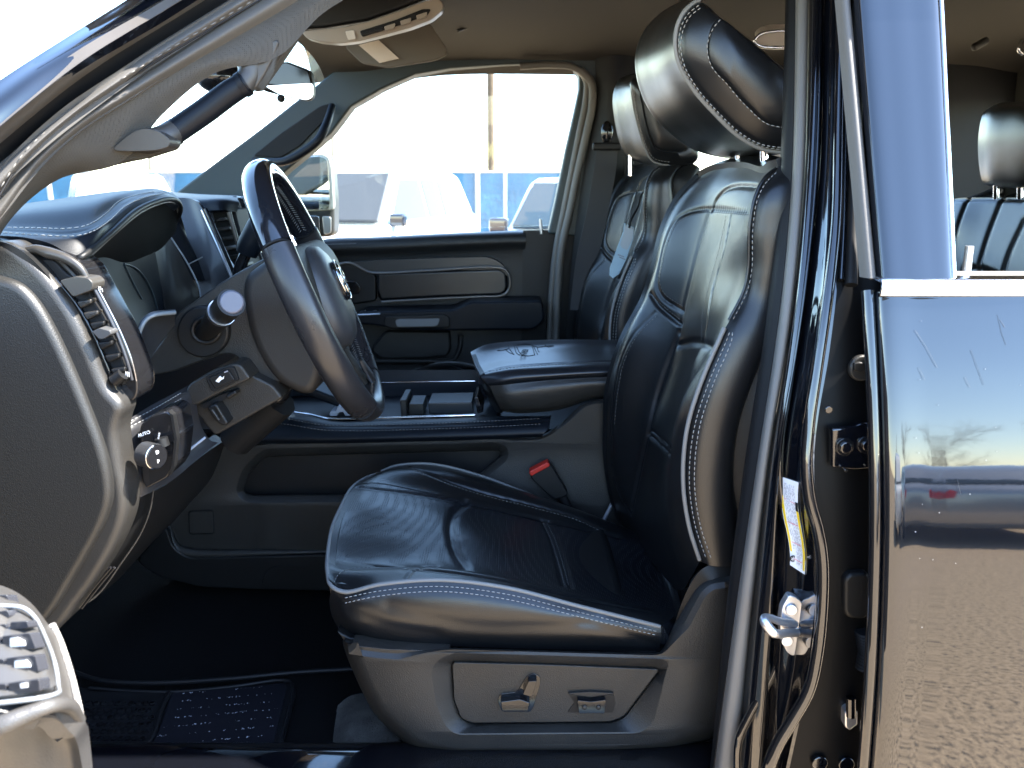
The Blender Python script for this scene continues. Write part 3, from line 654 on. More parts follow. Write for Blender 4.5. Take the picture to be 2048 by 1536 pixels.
# the dark gap in front of the rear door, with hinge hardware
gp = mat("cavity_black",(.003,.003,.0033),.4,spec=.12)
vpatch("hinge_pillar", [vcol([x-4 for x in b2],.075), vcol([1700,1700,1706,1712,1716,1716,1712,1706,1700],.072), vcol([1770,1772,1790,1800,1800,1790,1785,1780,1780],.085)], gp, tc, thick=.01)
tube("jamb_channel", cr([U(x,r,yb(r)+.066) for x,r in [(1700,-60),(1698,0),(1692,250),(1688,450),(1682,560)]],6), .0045, PAI, tc, seg=12)
tube("jamb_channel", cr([U(x,r,yb(r)+.062) for x,r in [(1718,-60),(1716,0),(1712,250),(1706,450),(1702,570)]],6), .007, RUD, tc, seg=12)
# rubber buffer plug, hinge brackets and bolts
pl = disc("buffer_plug", U(1719,734,.935), (0.1,-1,0), .0155, .008, PLA, tc, bevel=.003)
slab("plug_insert", [(1708,727),(1720,724),(1734,728),(1736,738),(1724,746),(1709,742)], .922, .008, PLD, pl, bevel=.0015, fillet=4)
hb_ = slab("hinge_bracket", [(1664,858),(1690,855),(1712,852),(1726,846),(1755,846),(1755,936),(1712,940),(1664,936)], .905, .012, PAI, tc, bevel=.003, fillet=6)
for x,y,r in ((1689,893,.0115),(1732,889,.0105),(1688,938,.003),(1738,936,.003)): disc("hinge_bolt", U(x,y,.902), (0,-1,0), r*.62, .006, PAI, hb_, seg=10, bevel=.0015)
for x,y in ((1689,893),(1732,889)): disc("hinge_bolt", U(x,y,.905), (0,-1,0), .0105, .002, PIA, hb_, seg=24, bevel=.0008)
h2_ = slab("hinge_bracket", [(1650,1440),(1664,1436),(1688,1424),(1702,1418),(1740,1410),(1740,1550),(1650,1550)], .90, .012, PAI, tc, bevel=.003, fillet=6)
for x,y in ((1637,1522),(1690,1524)): disc("hinge_bolt", U(x,y,.897), (0,-1,0), .010, .006, PAI, h2_, seg=24, bevel=.0015)
for x,y in ((1656,818),(1620,1462),(1705,1400)): disc("body_screw", U(x,y,.912), (0,-1,0), .0045, .004, PAI, tc, seg=12, bevel=.001)
slab("conduit_boot", [(1688,1160),(1700,1148),(1735,1146),(1745,1160),(1745,1225),(1730,1240),(1698,1238),(1688,1225)], .895, .03, PLD, tc, bevel=.005, fillet=8)
V, F = merge([tubegeo([U(1735-abs(i-6)*1.2+4, 1262+i*6.2, .895), U(1735-abs(i-6)*1.2+4, 1265.5+i*6.2, .895)], [.012,.0135], 16) for i in range(12)])
MK("wire_conduit", V, F, RUD, tc)
hk = slab("hinge_bracket", [(1690,1425),(1702,1418),(1716,1424),(1716,1450),(1700,1462),(1690,1455)], .885, .02, ZIN, tc, bevel=.003, fillet=4)
tube("hinge_pin", [U(1702,1395,.885), U(1702,1432,.885)], .006, PAI, tc, seg=14)
# sill at the foot of the opening
patch("door_sill", [[(-1.0,1.15,0.715),(-0.4,1.15,0.715),(0.1,1.15,0.715),(0.5,1.15,0.715)],[(-1.0,1.115,0.758),(-0.4,1.115,0.758),(0.1,1.115,0.758),(0.5,1.115,0.758)],[(-1.0,1.09,0.772),(-0.4,1.09,0.772),(0.1,1.09,0.772),(0.5,1.09,0.772)],[(-1.0,1.02,0.774),(-0.4,1.02,0.774),(0.1,1.02,0.774),(0.5,1.02,0.774)],[(-1.0,0.95,0.768),(-0.4,0.95,0.768),(0.1,0.95,0.768),(0.5,0.95,0.768)],[(-1.0,0.89,0.74),(-0.4,0.89,0.74),(0.1,0.89,0.74),(0.5,0.89,0.74)],[(-1.0,0.86,0.69),(-0.4,0.86,0.69),(0.1,0.86,0.69),(0.5,0.86,0.69)],[(-1.0,0.855,0.5),(-0.4,0.855,0.5),(0.1,0.855,0.5),(0.5,0.855,0.5)]], PAI, tc, world=True, nu=6, nv=6, thick=.006)
box("front_fender", (-1.25, 1.02, .95), (.78, .22, 1.0), PAI, tc, bevel=.06, seg=5)
box("cowl_panel", (-1.38, 1.85, 1.30), (.55, 1.5, .30), PAI, tc, bevel=.06, seg=5)
# striker
stp = slab("striker_plate", [(1578,1191),(1590,1193),(1603,1203),(1612,1230),(1613,1255),(1606,1290),(1597,1308),(1585,1313),(1574,1305),(1563,1280),(1560,1245),(1564,1215)], .925, .012, ZIN, tc, bevel=.0015, fillet=5)
slab("striker_backing", [(1582,1196),(1600,1203),(1614,1228),(1617,1258),(1609,1294),(1598,1311),(1588,1316),(1590,1250)], .931, .012, RUD, stp, bevel=.001, fillet=5)
for x,y in ((1583,1219),(1574,1281)): disc("striker_bolt", U(x,y,.924), (-.1,-1,.05), .0072, .003, ZIN, stp, seg=20, bevel=.001); 
tube("striker_loop", cr([U(*q) for q in [(1590,1247,.928),(1560,1243,.912),(1535,1234,.897),(1528,1236,.890),(1530,1244,.884),(1545,1264,.88),(1555,1268,.885),(1575,1266,.91),(1597,1265,.928)]], 6), [.0052,.0048,.0042,.0045,.006,.0058,.0052,.0052,.0058], ZIN, stp, seg=14)
# tyre information sticker on the jamb
stc = [(1560,953,1562),(1562,985,0)]
Lx = [(1561,953),(1560,975),(1562,1000),(1567,1035),(1575,1070),(1580,1100),(1580,1130)]; Rx = [(1597,965),(1595,990),(1596,1020),(1601,1050),(1607,1085),(1610,1115),(1609,1149)]
LBY = .948
def sk(t, s):
    A = np.array([np.interp(t*6, range(7), [p[k] for p in Lx]) for k in (0,1)]); B = np.array([np.interp(t*6, range(7), [p[k] for p in Rx]) for k in (0,1)])
    return A*(1-s)+B*s
def onj(px, py, lift):
    best = None
    for k_ in ("ja", "jb"):
        p, n_ = hit(k_, px, py)
        if p is not None and (best is None or p[1] < best[1]): best = p
    if best is None: best = U(px, py, LBY)
    d = (O3 - best) / np.linalg.norm(O3 - best)
    return best + d * (lift + .0025)
def skband(name, t0, t1, s0, s1, mat, parent, dy):
    rows = [[onj(*sk(t, s), dy) for s in np.linspace(s0, s1, 4)] for t in np.linspace(t0, t1, 9)]
    return patch(name, rows, mat, parent, nu=2, nv=2, thick=.0006, world=True)
lab = skband("tyre_information_label", 0, 1, 0, 1, WHL, tc, 0)
skband("label_stripe", .05, .84, .02, .13, YEL, lab, .0008); skband("label_stripe", .36, .97, .86, .98, YEL, lab, .0008)
skband("label_stripe", .26, .36, .84, .99, RUD, lab, .0009)
V, F = [], []
parts = []
rr_ = random.Random(3)
for s in np.arange(.22, .82, .045):
    t = .07
    while t < .93:
        ln = rr_.uniform(.01, .045)
        if not (t > .8 and s < .42) and rr_.random() < .8:
            q = [onj(*sk(t, s), .0012), onj(*sk(t, s+.018), .0012), onj(*sk(t+ln, s+.018), .0012), onj(*sk(t+ln, s), .0012)]
            parts.append((q, [(0,1,2,3)]))
        t += ln + .012
V, F = merge(parts); MK("label_text", V, F, GRY, lab, smooth=False, recalc=False)
rp = []
for t in (.28,.52,.72,.9):
    rp.append(([onj(*sk(t, .2), .0011), onj(*sk(t+.006, .2), .0011), onj(*sk(t+.006, .83), .0011), onj(*sk(t, .83), .0011)], [(0,1,2,3)]))
V, F = merge(rp); MK("label_rule", V, F, mat("red_rule",(.7,.1,.12),.5), lab, smooth=False, recalc=False)
cN = onj(*sk(.91,.2), .0015); disc("label_wheel_symbol", cN, (0,-1,0), .0042, .0004, RUD, lab, seg=24, bevel=0)
V, F = merge([boxgeo(cN + np.array((0,-.0008,0)), (.0007,.0002,.0062), Matrix.Rotation(a, 3, 'Y')) for a in (0, R(60), R(120))]); MK("label_wheel_symbol", V, F, WHL, lab, smooth=False)
# ------------------------------------------------------------------ far side: pillars round the passenger window
FY = 2.58
WN = [(640,490),(645,440),(600,330),(575,338),(622,303),(662,268),(702,215),(762,180),(830,150),(900,138),(1000,131),(1100,128),(1140,131),(1156,150),(1156,178),(1146,230),(1130,300),(1110,400),(1096,462)]
slab("far_pillar", [(346,389),(430,325),(520,258),(620,180),(690,123),(745,60),(900,20),(1260,20),(1250,150),(1240,480),(1096,468),(1111,400),(1131,300),(1147,230),(1158,178),(1158,150),(1141,130),(1100,127),(1000,130),(900,137),(830,149),(762,179),(702,214),(662,267),(622,302),(575,340),(540,372),(500,396),(420,396)], FY, .08, mat("teal_lit_plastic",(.018,.032,.036),.5,bump=('voronoi',700,.2,.0008)), tc, bevel=.008)  # teal of the light through the windshield is put into the base colour
tube("door_seal", cr([U(a,b,FY-.01) for a,b in [(1040,133),(1100,130),(1150,136),(1172,160),(1172,200),(1160,260),(1142,350),(1128,420),(1112,500),(1102,600),(1098,700)]],6), .010, RUB, tc)
tube("door_seal", cr([U(a,b,FY-.02) for a,b in [(1160,140),(1182,165),(1184,210),(1172,270),(1154,350),(1140,420),(1122,500),(1114,600),(1110,700)]],6), .012, RUB, tc)
patch("far_pillar_trim", [[(1188,60,2.57),(1190,200,2.57),(1158,400,2.57),(1140,560,2.57),(1120,900,2.55)],[(1225,60,2.545),(1230,200,2.545),(1200,400,2.545),(1180,560,2.54),(1180,900,2.53)],[(1290,60,2.56),(1262,200,2.56),(1240,400,2.56),(1230,560,2.56),(1230,900,2.55)]], PLD, tc, nu=8, nv=8, thick=.03)
# far handle
tube("grab_handle", cr([U(*q) for q in [(508,322,2.55),(540,324,2.50),(572,322,2.47),(610,302,2.46),(638,278,2.46),(654,245,2.49),(664,212,2.55)]],6), [.010,.012,.0125,.0125,.0125,.010], LEG, tc, seg=16)
slab("handle_recess", [(505,312),(560,268),(640,212),(668,205),(650,240),(600,292),(560,316)], FY-.006, .02, RUD, tc, bevel=.003, fillet=8)
slab("coat_hook", [(1095,58),(1098,78),(1112,82),(1126,78),(1130,60),(1124,60),(1120,72),(1104,72),(1101,58)], 2.50, .015, PLA, tc, bevel=.003)
tube("trim_mark", [U(915,62,2.3), U(940,52,2.32)], .004, PLA, tc)
# far side seat belt
bl = thing("seat_belt", "dark webbing belt hanging from its ring on the far door pillar", "seat belt", tuple(U(1215,330,2.5)))
patch("webbing", [[(1192,302,2.50),(1188,340,2.49),(1172,430,2.48),(1152,520,2.48),(1140,620,2.48)],[(1235,302,2.50),(1232,340,2.49),(1215,430,2.48),(1197,520,2.48),(1185,620,2.48)]], WEB, bl, nu=8, nv=3, thick=.003)
ball("belt_anchor", U(1214,265,2.50), .022, PIA, bl, sc=(.8,.6,1.5)); box("belt_ring", tuple(U(1214,293,2.49)), (.085,.02,.022), PLD, bl, bevel=.006)
# far rear side wall with its window (seen under the headrests)
slab("far_pillar", [(1238,150),(1262,150),(1252,345),(1250,560),(1225,560),(1228,345)], 2.60, .06, PLD, tc, bevel=.006)
wall_hole("far_rear_door", [(.30,2.64,.7),(1.56,2.64,.7),(1.50,2.60,1.99),(.35,2.60,1.99)], [(.40,2.62,1.47),(1.36,2.62,1.47),(1.28,2.60,1.86),(.42,2.60,1.86)], PLD, tc, (0,.06,0), bevel=.01)
patch("far_rear_window", [[(.38,2.65,1.45),(1.4,2.65,1.45)],[(.38,2.63,1.88),(1.4,2.63,1.88)]], GLA, tc, world=True, nu=2, nv=2, thick=.004)
tube("window_channel", [U(1262,330,2.58), U(1256,352,2.58)], .004, CHR, tc)
# roof fittings
oc = thing("overhead_console", "curved beige roof console bezel with lamps and open pockets above the windshield", "roof console", tuple(U(740,50,1.8)))
cb = [(603,62),(612,76),(640,84),(680,87),(716,83),(760,72),(820,56),(862,40),(884,22),(887,8),(876,-4),(850,2),(800,22),(735,44),(690,54),(650,58)]
slab("bezel", cb, 1.80, .03, BEI, oc, bevel=.006, fillet=8)
slab("lens", [(690,62),(708,60),(712,78),(696,80)], 1.795, .004, mat("lens_pale",(.55,.52,.48),.2), oc, bevel=.001, fillet=3)
slab("pocket", [(719,62),(790,40),(845,18),(862,18),(855,30),(800,50),(724,74)], 1.796, .004, RUD, oc, bevel=.001, fillet=4)
for a in (768,800,832): slab("lamp_button", [(a,53-(a-768)*.35),(a+22,46-(a-768)*.35),(a+20,56-(a-768)*.35),(a+2,62-(a-768)*.35)], 1.790, .01, BEI, oc, bevel=.001, fillet=2)
slab("pocket_slats", [(722,66),(765,54),(766,60),(724,72)], 1.789, .01, PLD, oc, bevel=.001)
slab("console_body", [(600,60),(650,57),(735,43),(800,20),(850,0),(870,-20),(700,-60),(620,0)], 1.83, .25, PLD, oc, bevel=.01, ext=(0,.2,.03))
sv_ = thing("sun_visor", "cloth passenger sun visor folded up with a pale warning label on it", "sun visor", tuple(U(790,100,2.1)))
vis = slab("visor_panel", [(688,92),(722,126),(748,130),(775,135),(872,120),(894,108),(893,96),(858,44),(800,50)], 2.1, .02, VIS, sv_, bevel=.006, fillet=10)
def viz(pts, d): return [(a, b, 2.1 - d) for a, b in pts]
slab("warning_label", [(717,90),(757,80),(798,117),(759,126)], 2.094, .002, LAB, sv_, bevel=0)
rl_ = thing("roof_lamp", "pale oval dome lamp in the roof lining beside the door pillar", "dome lamp", tuple(U(1545,78,2.05)))
slab("lamp_lens", [(1512,80),(1522,70),(1545,64),(1600,62),(1600,92),(1540,92),(1515,90)], 2.05, .0, mat("lamp_lens_pale",(.6,.55,.5),.3), rl_, bevel=.004, fillet=6, ext=(0,.02,.02))
tube("lamp_rim", cr([U(a,b,2.045) for a,b in [(1600,62),(1545,63),(1520,69),(1509,81),(1520,92),(1545,95),(1600,94)]],5), .0035, CHR, rl_)
box("grab_pad", tuple(U(1960,88,2.3)), (.045,.02,.02), PLA, tc, bevel=.008, rot=Matrix.Rotation(R(-30),3,'Y'))
tube("coat_hook", cr([U(*q) for q in [(2052,70,2.4),(2040,88,2.4),(2038,100,2.4),(2046,108,2.4)]],5), .006, CHR, tc)
# rear view mirror
mr = thing("rear_view_mirror", "black rear view mirror hanging inside the windshield above the pillar handle", "mirror", tuple(U(580,170,1.8)))
slab("mirror_housing", [(548,128),(572,122),(620,140),(626,172),(624,196),(612,201),(560,190),(522,180),(530,150)], 1.78, .03, PLD, mr, bevel=.006, fillet=8)
V, F = slabgeo(P3(fil([(530,172),(560,170),(626,166),(625,195),(612,200),(560,189)],6), 1.774), (0,.004,0)); MK("mirror_face", V, F, mat("mirror_face",(.75,.76,.78),.12,metal=.8), mr)  # bright face cut to the outline of the glare on the mirror
slab("mirror_face_shade", [(552,130),(572,125),(616,142),(622,166),(560,170),(536,168)], 1.775, .003, PIA, mr, bevel=.001, fillet=4)  # dark sheet for the part of the mirror outside the glare
ball("sensor_pod", U(440,155,1.74), .05, PIA, mr, sc=(.95,.8,.62))
ball("mirror_button", U(562,197,1.77), .008, RUD, mr)
# ================================================================== centre console
cc = thing("centre_console", "charcoal centre console with leather armrest lid, trays and side pocket", "console", (.05, 1.85, .72))
L0 = fil([(432,885),(700,882),(1085,872),(1128,842),(1168,803),(1215,797),(1330,790),(1330,1215),(700,1178),(520,1174),(400,1170),(310,1150),(268,1118),(300,1060),(380,962)], 18)
L3 = fil([(530,912),(990,899),(1004,903),(1003,912),(962,948),(900,990),(700,990),(502,992),(484,984),(497,945)], 10)
L2 = inset(L3, -15)
L4 = fil([(540,920),(985,906),(955,945),(895,978),(700,980),(510,982)], 6)
plate("console_side", L0, [(0,1.74),(0,1.680),(3,1.668),(8,1.662)], 1.662, [(L2,1.661),(inset(L2,2),1.662),(L3,1.676),(inset(L3,1.5),1.684),(inset(L3,2),1.77)], PLA, cc, n=240)
slab("lower_side_panel", [(332,1050),(345,1095),(375,1116),(650,1110),(760,1120),(760,1185),(520,1180),(400,1175),(310,1152),(272,1120)], 1.645, .03, PLD, cc, bevel=.008, fillet=16)
tube("panel_ledge", cr([U(*q) for q in [(334,1030,1.668),(338,1065,1.664),(352,1096,1.660),(385,1106,1.658),(500,1106,1.66),(640,1104,1.664),(760,1104,1.668)]],6), [.005,.012,.013,.011,.009,.006,.003], PLA, cc, seg=16)
slab("access_cover", [(378,1024),(425,1022),(427,1066),(380,1067)], 1.657, .006, PLA, cc, bevel=.001, fillet=6)
tube("cover_gap", np.array([U(a,b,1.658) for a,b in fil([(377,1022),(426,1020),(428,1067),(379,1069)],6)]), .0009, RUD, cc, closed=True)
tube("panel_seam", cr([U(*q) for q in [(522,1172,1.642),(530,1148,1.642),(545,1135,1.643),(600,1131,1.645),(680,1130,1.65)]],5), .001, RUD, cc)
rail = patch("leather_rail", [
 [(440,846,1.74),(500,832,1.735),(560,828,1.73),(620,833,1.72),(670,842,1.715),(800,839,1.715),(950,834,1.715),(1102,828,1.715)],
 [(440,850,1.70),(500,838,1.70),(560,836,1.695),(620,842,1.69),(670,850,1.685),(800,847,1.685),(950,842,1.685),(1100,836,1.685)],
 [(440,868,1.668),(500,862,1.665),(560,861,1.662),(620,863,1.660),(670,866,1.658),(800,863,1.658),(950,858,1.658),(1098,852,1.658)],
 [(436,882,1.655),(500,880,1.652),(560,879,1.650),(620,879,1.650),(670,879,1.650),(800,876,1.650),(950,872,1.650),(1088,868,1.650)],
 [(436,889,1.662),(500,888,1.660),(560,887,1.658),(620,887,1.658),(670,887,1.658),(800,884,1.658),(950,880,1.658),(1084,874,1.658)]], LEG, cc, nu=14, nv=8, thick=.008, key="rail",
 grooves=[([(560,846),(640,852),(800,853),(950,848),(1090,842)],.003,.0015)])
for dy in (-5, 6): stitch("stitching", spath("rail", [(520,838+dy),(575,843+dy),(640,854+dy*.9),(700,856+dy),(800,854+dy),(950,849+dy),(1085,842+dy)], 12), THR, cc, r=.0007)
tube("chrome_strip", cr([U(*q) for q in [(590,824,1.735),(620,829,1.73),(655,837,1.72),(680,838.5,1.72),(800,835,1.72),(950,830,1.72)]],6), .0022, CHR, cc)
tube("chrome_strip", cr([U(*q) for q in [(700,768,2.02),(770,765,2.02),(950,762,2.02)]],4), .0025, CHR, cc)
patch("tray_wall", [[(560,740,2.03),(1050,740,2.03)],[(560,767,2.02),(1050,766,2.02)],[(560,800,1.995),(1050,798,1.995)],[(560,830,1.985),(1050,826,1.985)]], LEG, cc, nu=6, nv=6, thick=.01)
zt = U(800,812,1.9)[2]
patch("tray_floor", [[(-.75,1.71,zt),(.25,1.71,zt)],[(-.75,2.0,zt),(.25,2.0,zt)]], LEG, cc, world=True, nu=4, nv=4, thick=.01)
box("tray_body", (-.25,1.86,zt-.12), (1.0,.30,.2), PLD, cc, bevel=.01)
slab("tray_divider", [(800,800),(812,800),(814,832),(802,833)], 1.80, .1, PLA, cc, bevel=.002)
slab("tray_pad", [(818,808),(846,808),(848,829),(818,830)], 1.80, .08, PLA, cc, bevel=.002)
slab("tray_pad", [(856,806),(945,804),(947,828),(858,829)], 1.79, .09, mat("tray_gloss",(.03,.033,.036),.25), cc, bevel=.003, fillet=3)
slab("tray_hinge", [(948,796),(956,794),(967,824),(955,828)], 1.76, .1, PIA, cc, bevel=.002)
cl1 = slab("cup_holder_clip", [(658,828),(662,822),(672,822),(674,814),(690,814),(692,804),(700,800),(708,802),(712,812),(718,832),(690,832),(686,824),(676,826),(674,832),(660,833)], 1.765, .05, mat("clip_grey",(.30,.32,.36),.35), cc, bevel=.002)
slab("console_slope", [(560,770),(600,768),(700,806),(706,816),(690,820),(580,780)], 1.80, .12, LEG, cc, bevel=.006)
# armrest
ar = patch("armrest_lid", [
 [(941,704,1.895),(970,690,1.90),(1010,684,1.90),(1080,680,1.90),(1160,679,1.90),(1240,680,1.90),(1420,681,1.90)],
 [(944,712,1.865),(975,703,1.87),(1015,697,1.87),(1085,693,1.87),(1160,691,1.87),(1245,692,1.87),(1440,692,1.87)],
 [(950,730,1.805),(980,722,1.81),(1020,714,1.81),(1090,708,1.81),(1170,705,1.81),(1255,704,1.81),(1460,704,1.81)],
 [(958,745,1.745),(985,737,1.745),(1020,730,1.745),(1090,725,1.745),(1170,721,1.745),(1265,719,1.745),(1480,718,1.745)],
 [(962,753,1.71),(992,747,1.705),(1025,742,1.70),(1095,737,1.70),(1175,733,1.70),(1270,731,1.70),(1480,730,1.70)],
 [(972,765,1.705),(998,762,1.692),(1030,757,1.688),(1100,751,1.686),(1180,746,1.686),(1275,744,1.686),(1480,742,1.686)],
 [(980,775,1.712),(1004,772,1.70),(1035,768,1.698),(1105,761,1.696),(1185,756,1.696),(1275,754,1.696),(1480,752,1.696)]], LEC, cc, nu=14, nv=8, thick=.02, key="arm",
 grooves=[([(964,748),(990,739),(1022,733),(1090,728),(1170,724),(1240,722)],.003,.003)])
patch("armrest_box", [
 [(980,772,1.705),(1006,770,1.692),(1040,766,1.690),(1105,760,1.690),(1185,755,1.690),(1330,752,1.690)],
 [(990,795,1.70),(1012,792,1.686),(1045,785,1.682),(1110,775,1.682),(1185,768,1.682),(1330,764,1.682)],
 [(1000,815,1.715),(1022,818,1.70),(1055,817,1.695),(1120,808,1.694),(1185,792,1.694),(1330,786,1.694)],
 [(1004,822,1.73),(1028,826,1.72),(1060,826,1.715),(1125,818,1.712),(1185,800,1.712),(1330,795,1.712)]], mat("armrest_bounce_leather",(.024,.022,.019),.42,bump=('voronoi',650,.2,.0008),bump2=('noise',16,.6,.006)), cc, nu=12, nv=8, thick=.02)  # lighter, browner base stands in for light bounced off the ground
patch("armrest_front", [[(941,704,1.895),(944,712,1.865),(950,730,1.805),(958,745,1.745),(962,753,1.71),(980,774,1.706)],[(950,735,1.90),(955,745,1.87),(962,765,1.82),(970,778,1.76),(982,790,1.72),(990,796,1.71)],[(985,820,1.92),(990,825,1.89),(995,825,1.83),(1000,826,1.78),(1003,826,1.75),(1004,823,1.732)]], PLD, cc, nu=6, nv=8, thick=.01)
stitch("stitching", spath("arm", [(985,742),(1022,736),(1090,731),(1170,727),(1235,725)], 10), THR, cc, r=.0005)
emb = mat("emblem_deboss",(.008,.009,.011),.55)
def aline(pts, r=.0011, nm="armrest_emblem"):
    q = spath("arm", pts, 8, lift=0); tube(nm, q, r, emb, cc, seg=6)
for s in (0, 6):
    aline([(1028+s*.6,690),(1033+s,706-s*.2),(1040+s,711)]); aline([(1062-s*.3+2,688),(1070-s*.6,698),(1075-s,709)])
aline([(1033,690),(1050,688),(1062,689)]); aline([(1042,711),(1058,712),(1070,710)]); 
aline([(995,701),(1008,700),(1018,697)]); aline([(1012,700),(1020,706),(1028,709)]); aline([(1017,691),(1019,698),(1028,709)])
aline([(1065,690),(1074,694),(1090,693),(1105,691)]); aline([(1074,694),(1076,701),(1078,704)]); aline([(1090,690),(1096,694),(1108,692)])
pc, nn_ = hit("arm", 1052, 700)
if pc is not None: text("armrest_lettering", "LONGHORN", pc + np.array((0,0,.0006)), (0.18,1,0), (-1,.18,0), .019, emb, cc, extrude=.0003)
# seat belt buckle
bk = thing("seat_belt_buckle", "black seat belt buckle with a red release button beside the console", "belt buckle", tuple(U(1095,965,1.63)))
slab("buckle_body", [(1059,947),(1100,926),(1106,934),(1136,986),(1133,993),(1110,1001),(1102,996),(1062,958)], 1.62, .022, PLD, bk, bevel=.004, fillet=5)
slab("release_button", [(1058,944),(1096,924),(1101,932),(1062,953)], 1.617, .024, RED, bk, bevel=.002, fillet=3)
tube("buckle_stalk", [U(1120,985,1.635), U(1150,1040,1.635)], .010, RUD, bk)
tube("buckle_strap", [U(1235,985,1.64), U(1205,1045,1.62)], .004, mat("strap_grey",(.15,.15,.16),.5), bk)
# ================================================================== steering wheel
WC = np.array((-.305, 1.30, 1.432)); YW = R(8); wb = np.array((-math.sin(YW), math.cos(YW), 0)); wn = np.array((.927*math.cos(YW), .927*math.sin(YW), .375)); wa = np.cross(wn, wb); wa = wa if wa[2] > 0 else -wa
def W(b, a, n=0): return WC + wb * b + wa * a + wn * n
sw = thing("steering_wheel", "black leather steering wheel with gloss upper rim and round emblem on its hub", "steering wheel", tuple(WC))
RR = .202
def arc(d0, d1, n=28, r=RR, w=0): return [W(r*math.sin(R(t)), r*math.cos(R(t)), w) for t in np.linspace(d0, d1, n)]
def rim(name, d0, d1, mat, r0=.0185):
    P = arc(d0, d1); V = []; seg = 18
    for i, t in enumerate(np.linspace(d0, d1, 28)):
        rad = wb * math.sin(R(t)) + wa * math.cos(R(t))
        for k in range(seg):
            a = 2*math.pi*k/seg; V.append(P[i] + rad * math.cos(a) * r0 * .88 + wn * math.sin(a) * r0 * 1.18)
    F = gridfaces(28, seg, closed_c=True); F += [tuple(range(seg))[::-1], tuple(27*seg+k for k in range(seg))]
    return MK(name, V, F, mat, sw, sharp=60)
GLW = mat("gloss_rim", (.008,.009,.012), .12, coat=.6); LRM = mat("rim_leather", (.016,.016,.018), .30, bump=('voronoi',700,.12,.0006), vary_rough=.05)
rim("rim_section", -62, 62, GLW); 
rim("rim_leather_grip", -148, -63.5, LRM, .0192); rim("rim_leather_grip", 63.5, 148, LRM, .0192); rim("rim_section", 149.5, 210.5, mat("rim_lower",(.014,.014,.015),.33), .0185)
for s in (1, -1):
    for d in (62.8, 148.8): tube("rim_seam", [W(RR*math.sin(R(s*(d+e)))  , RR*math.cos(R(s*(d+e))), 0) for e in (-.35,.35)], .0196, RUD, sw, seg=18)
    for d0, d1 in ((66,146),(20,60)):   # cross stitches along the inner rim
        parts = []
        for i, t in enumerate(np.arange(d0, d1, 1.6)):
            for q in (-1, 1):
                p0 = W((RR-.0172)*math.sin(R(s*t)), (RR-.0172)*math.cos(R(s*t)), .002*q); p1 = W((RR-.0165)*math.sin(R(s*(t+1.1))), (RR-.0165)*math.cos(R(s*(t+1.1))), .0065*q)
                parts.append(tubegeo([p0, p1], .0005, 4))
        if d0 == 66 or s == 1:
            V, F = merge(parts); MK("rim_stitching", V, F, THR, sw, sharp=0, recalc=False)
# hub
def hubloops(name, prof, mat, parent, n=64, sq=2.6):
    V = []
    for (rb, ra, w_, ca) in prof:
        for k in range(n):
            t = 2*math.pi*k/n; c, s_ = math.cos(t), math.sin(t)
            x = abs(c)**(2/sq)*math.copysign(1,c)*rb; y = abs(s_)**(2/sq)*math.copysign(1,s_)*ra
            V.append(W(x, y+ca, w_))
    F = gridfaces(len(prof), n, closed_c=True) + [tuple(range(n))[::-1], tuple((len(prof)-1)*n+k for k in range(n))]
    return MK(name, V, F, mat, parent, sharp=50)
hub = hubloops("airbag_cover", [(.086,.078,-.02,-.01),(.090,.084,.0,-.01),(.088,.082,.016,-.01),(.078,.074,.028,-.008),(.055,.055,.036,-.004),(.02,.02,.038,0)], mat("hub_pad",(.030,.031,.034),.42,bump=('voronoi',900,.2,.0006)), sw)
em = hubloops("emblem_plate", [(.030,.032,.034,.005),(.030,.032,.0405,.005),(.026,.028,.042,.005)], PIA, sw, sq=3)
V, F = [], []
tube("emblem_ring", [W(.030*math.sin(t), .005+.032*math.cos(t), .0425) for t in np.linspace(0, 2*math.pi, 32)[:-1]], .0018, CHR, em, closed=True)
for s in (1,-1):      # shield head outline with curled horns
    tube("emblem_head", cr([W(0,.022,.044), W(s*.009,.021,.044), W(s*.018,.014,.044), W(s*.019,.003,.044), W(s*.012,-.002,.044), W(s*.011,.006,.044)],5), [.003,.003,.0032,.003,.002,.0012], CHR, em)
    tube("emblem_head", cr([W(s*.006,.012,.044), W(s*.006,-.004,.044), W(s*.003,-.016,.044), W(0,-.018,.044)],5), [.002,.0022,.002,.0015], CHR, em)
hubloops("hub_back", [(.050,.055,-.085,-.02),(.072,.085,-.07,-.025),(.094,.098,-.045,-.02),(.098,.095,-.02,-.012),(.088,.082,0,-.01)], mat("hub_back_plastic",(.013,.012,.011),.45,spec=.35,bump=('voronoi',900,.25,.0006)), sw)
for s in (1,-1):
    V, F = merge([tubegeo([W(s*.07,-.008,-.006), W(s*.12,-.010,-.008), W(s*.160,-.014,-.006), W(s*.196,-.016,0)], [.040,.034,.026,.020], 20, flat=.42, up=wa)])
    MK("wheel_spoke", V, F, PIA, sw, sharp=60)
    V, F = merge([tubegeo([W(s*.075,-.008,-.018), W(s*.125,-.010,-.020), W(s*.165,-.014,-.016)], [.034,.026,.018], 20, flat=.5, up=wa)])
    bx = MK("paddle_switch", V, F, PLD, sw, sharp=60)
    tube("paddle_ridge", [W(s*.105,.014,-.032), W(s*.108,-.008,-.034), W(s*.112,-.032,-.032)], .003, PIA, bx)
for s in (1,-1):
    V, F = merge([tubegeo([W(s*.028,-.07,-.01), W(s*.045,-.12,-.008), W(s*.066,-.165,-.003), W(s*.078,-.188,0)], [.022,.017,.014,.014], 16, flat=.5, up=wb)])
    MK("wheel_spoke", V, F, PLA, sw, sharp=60)
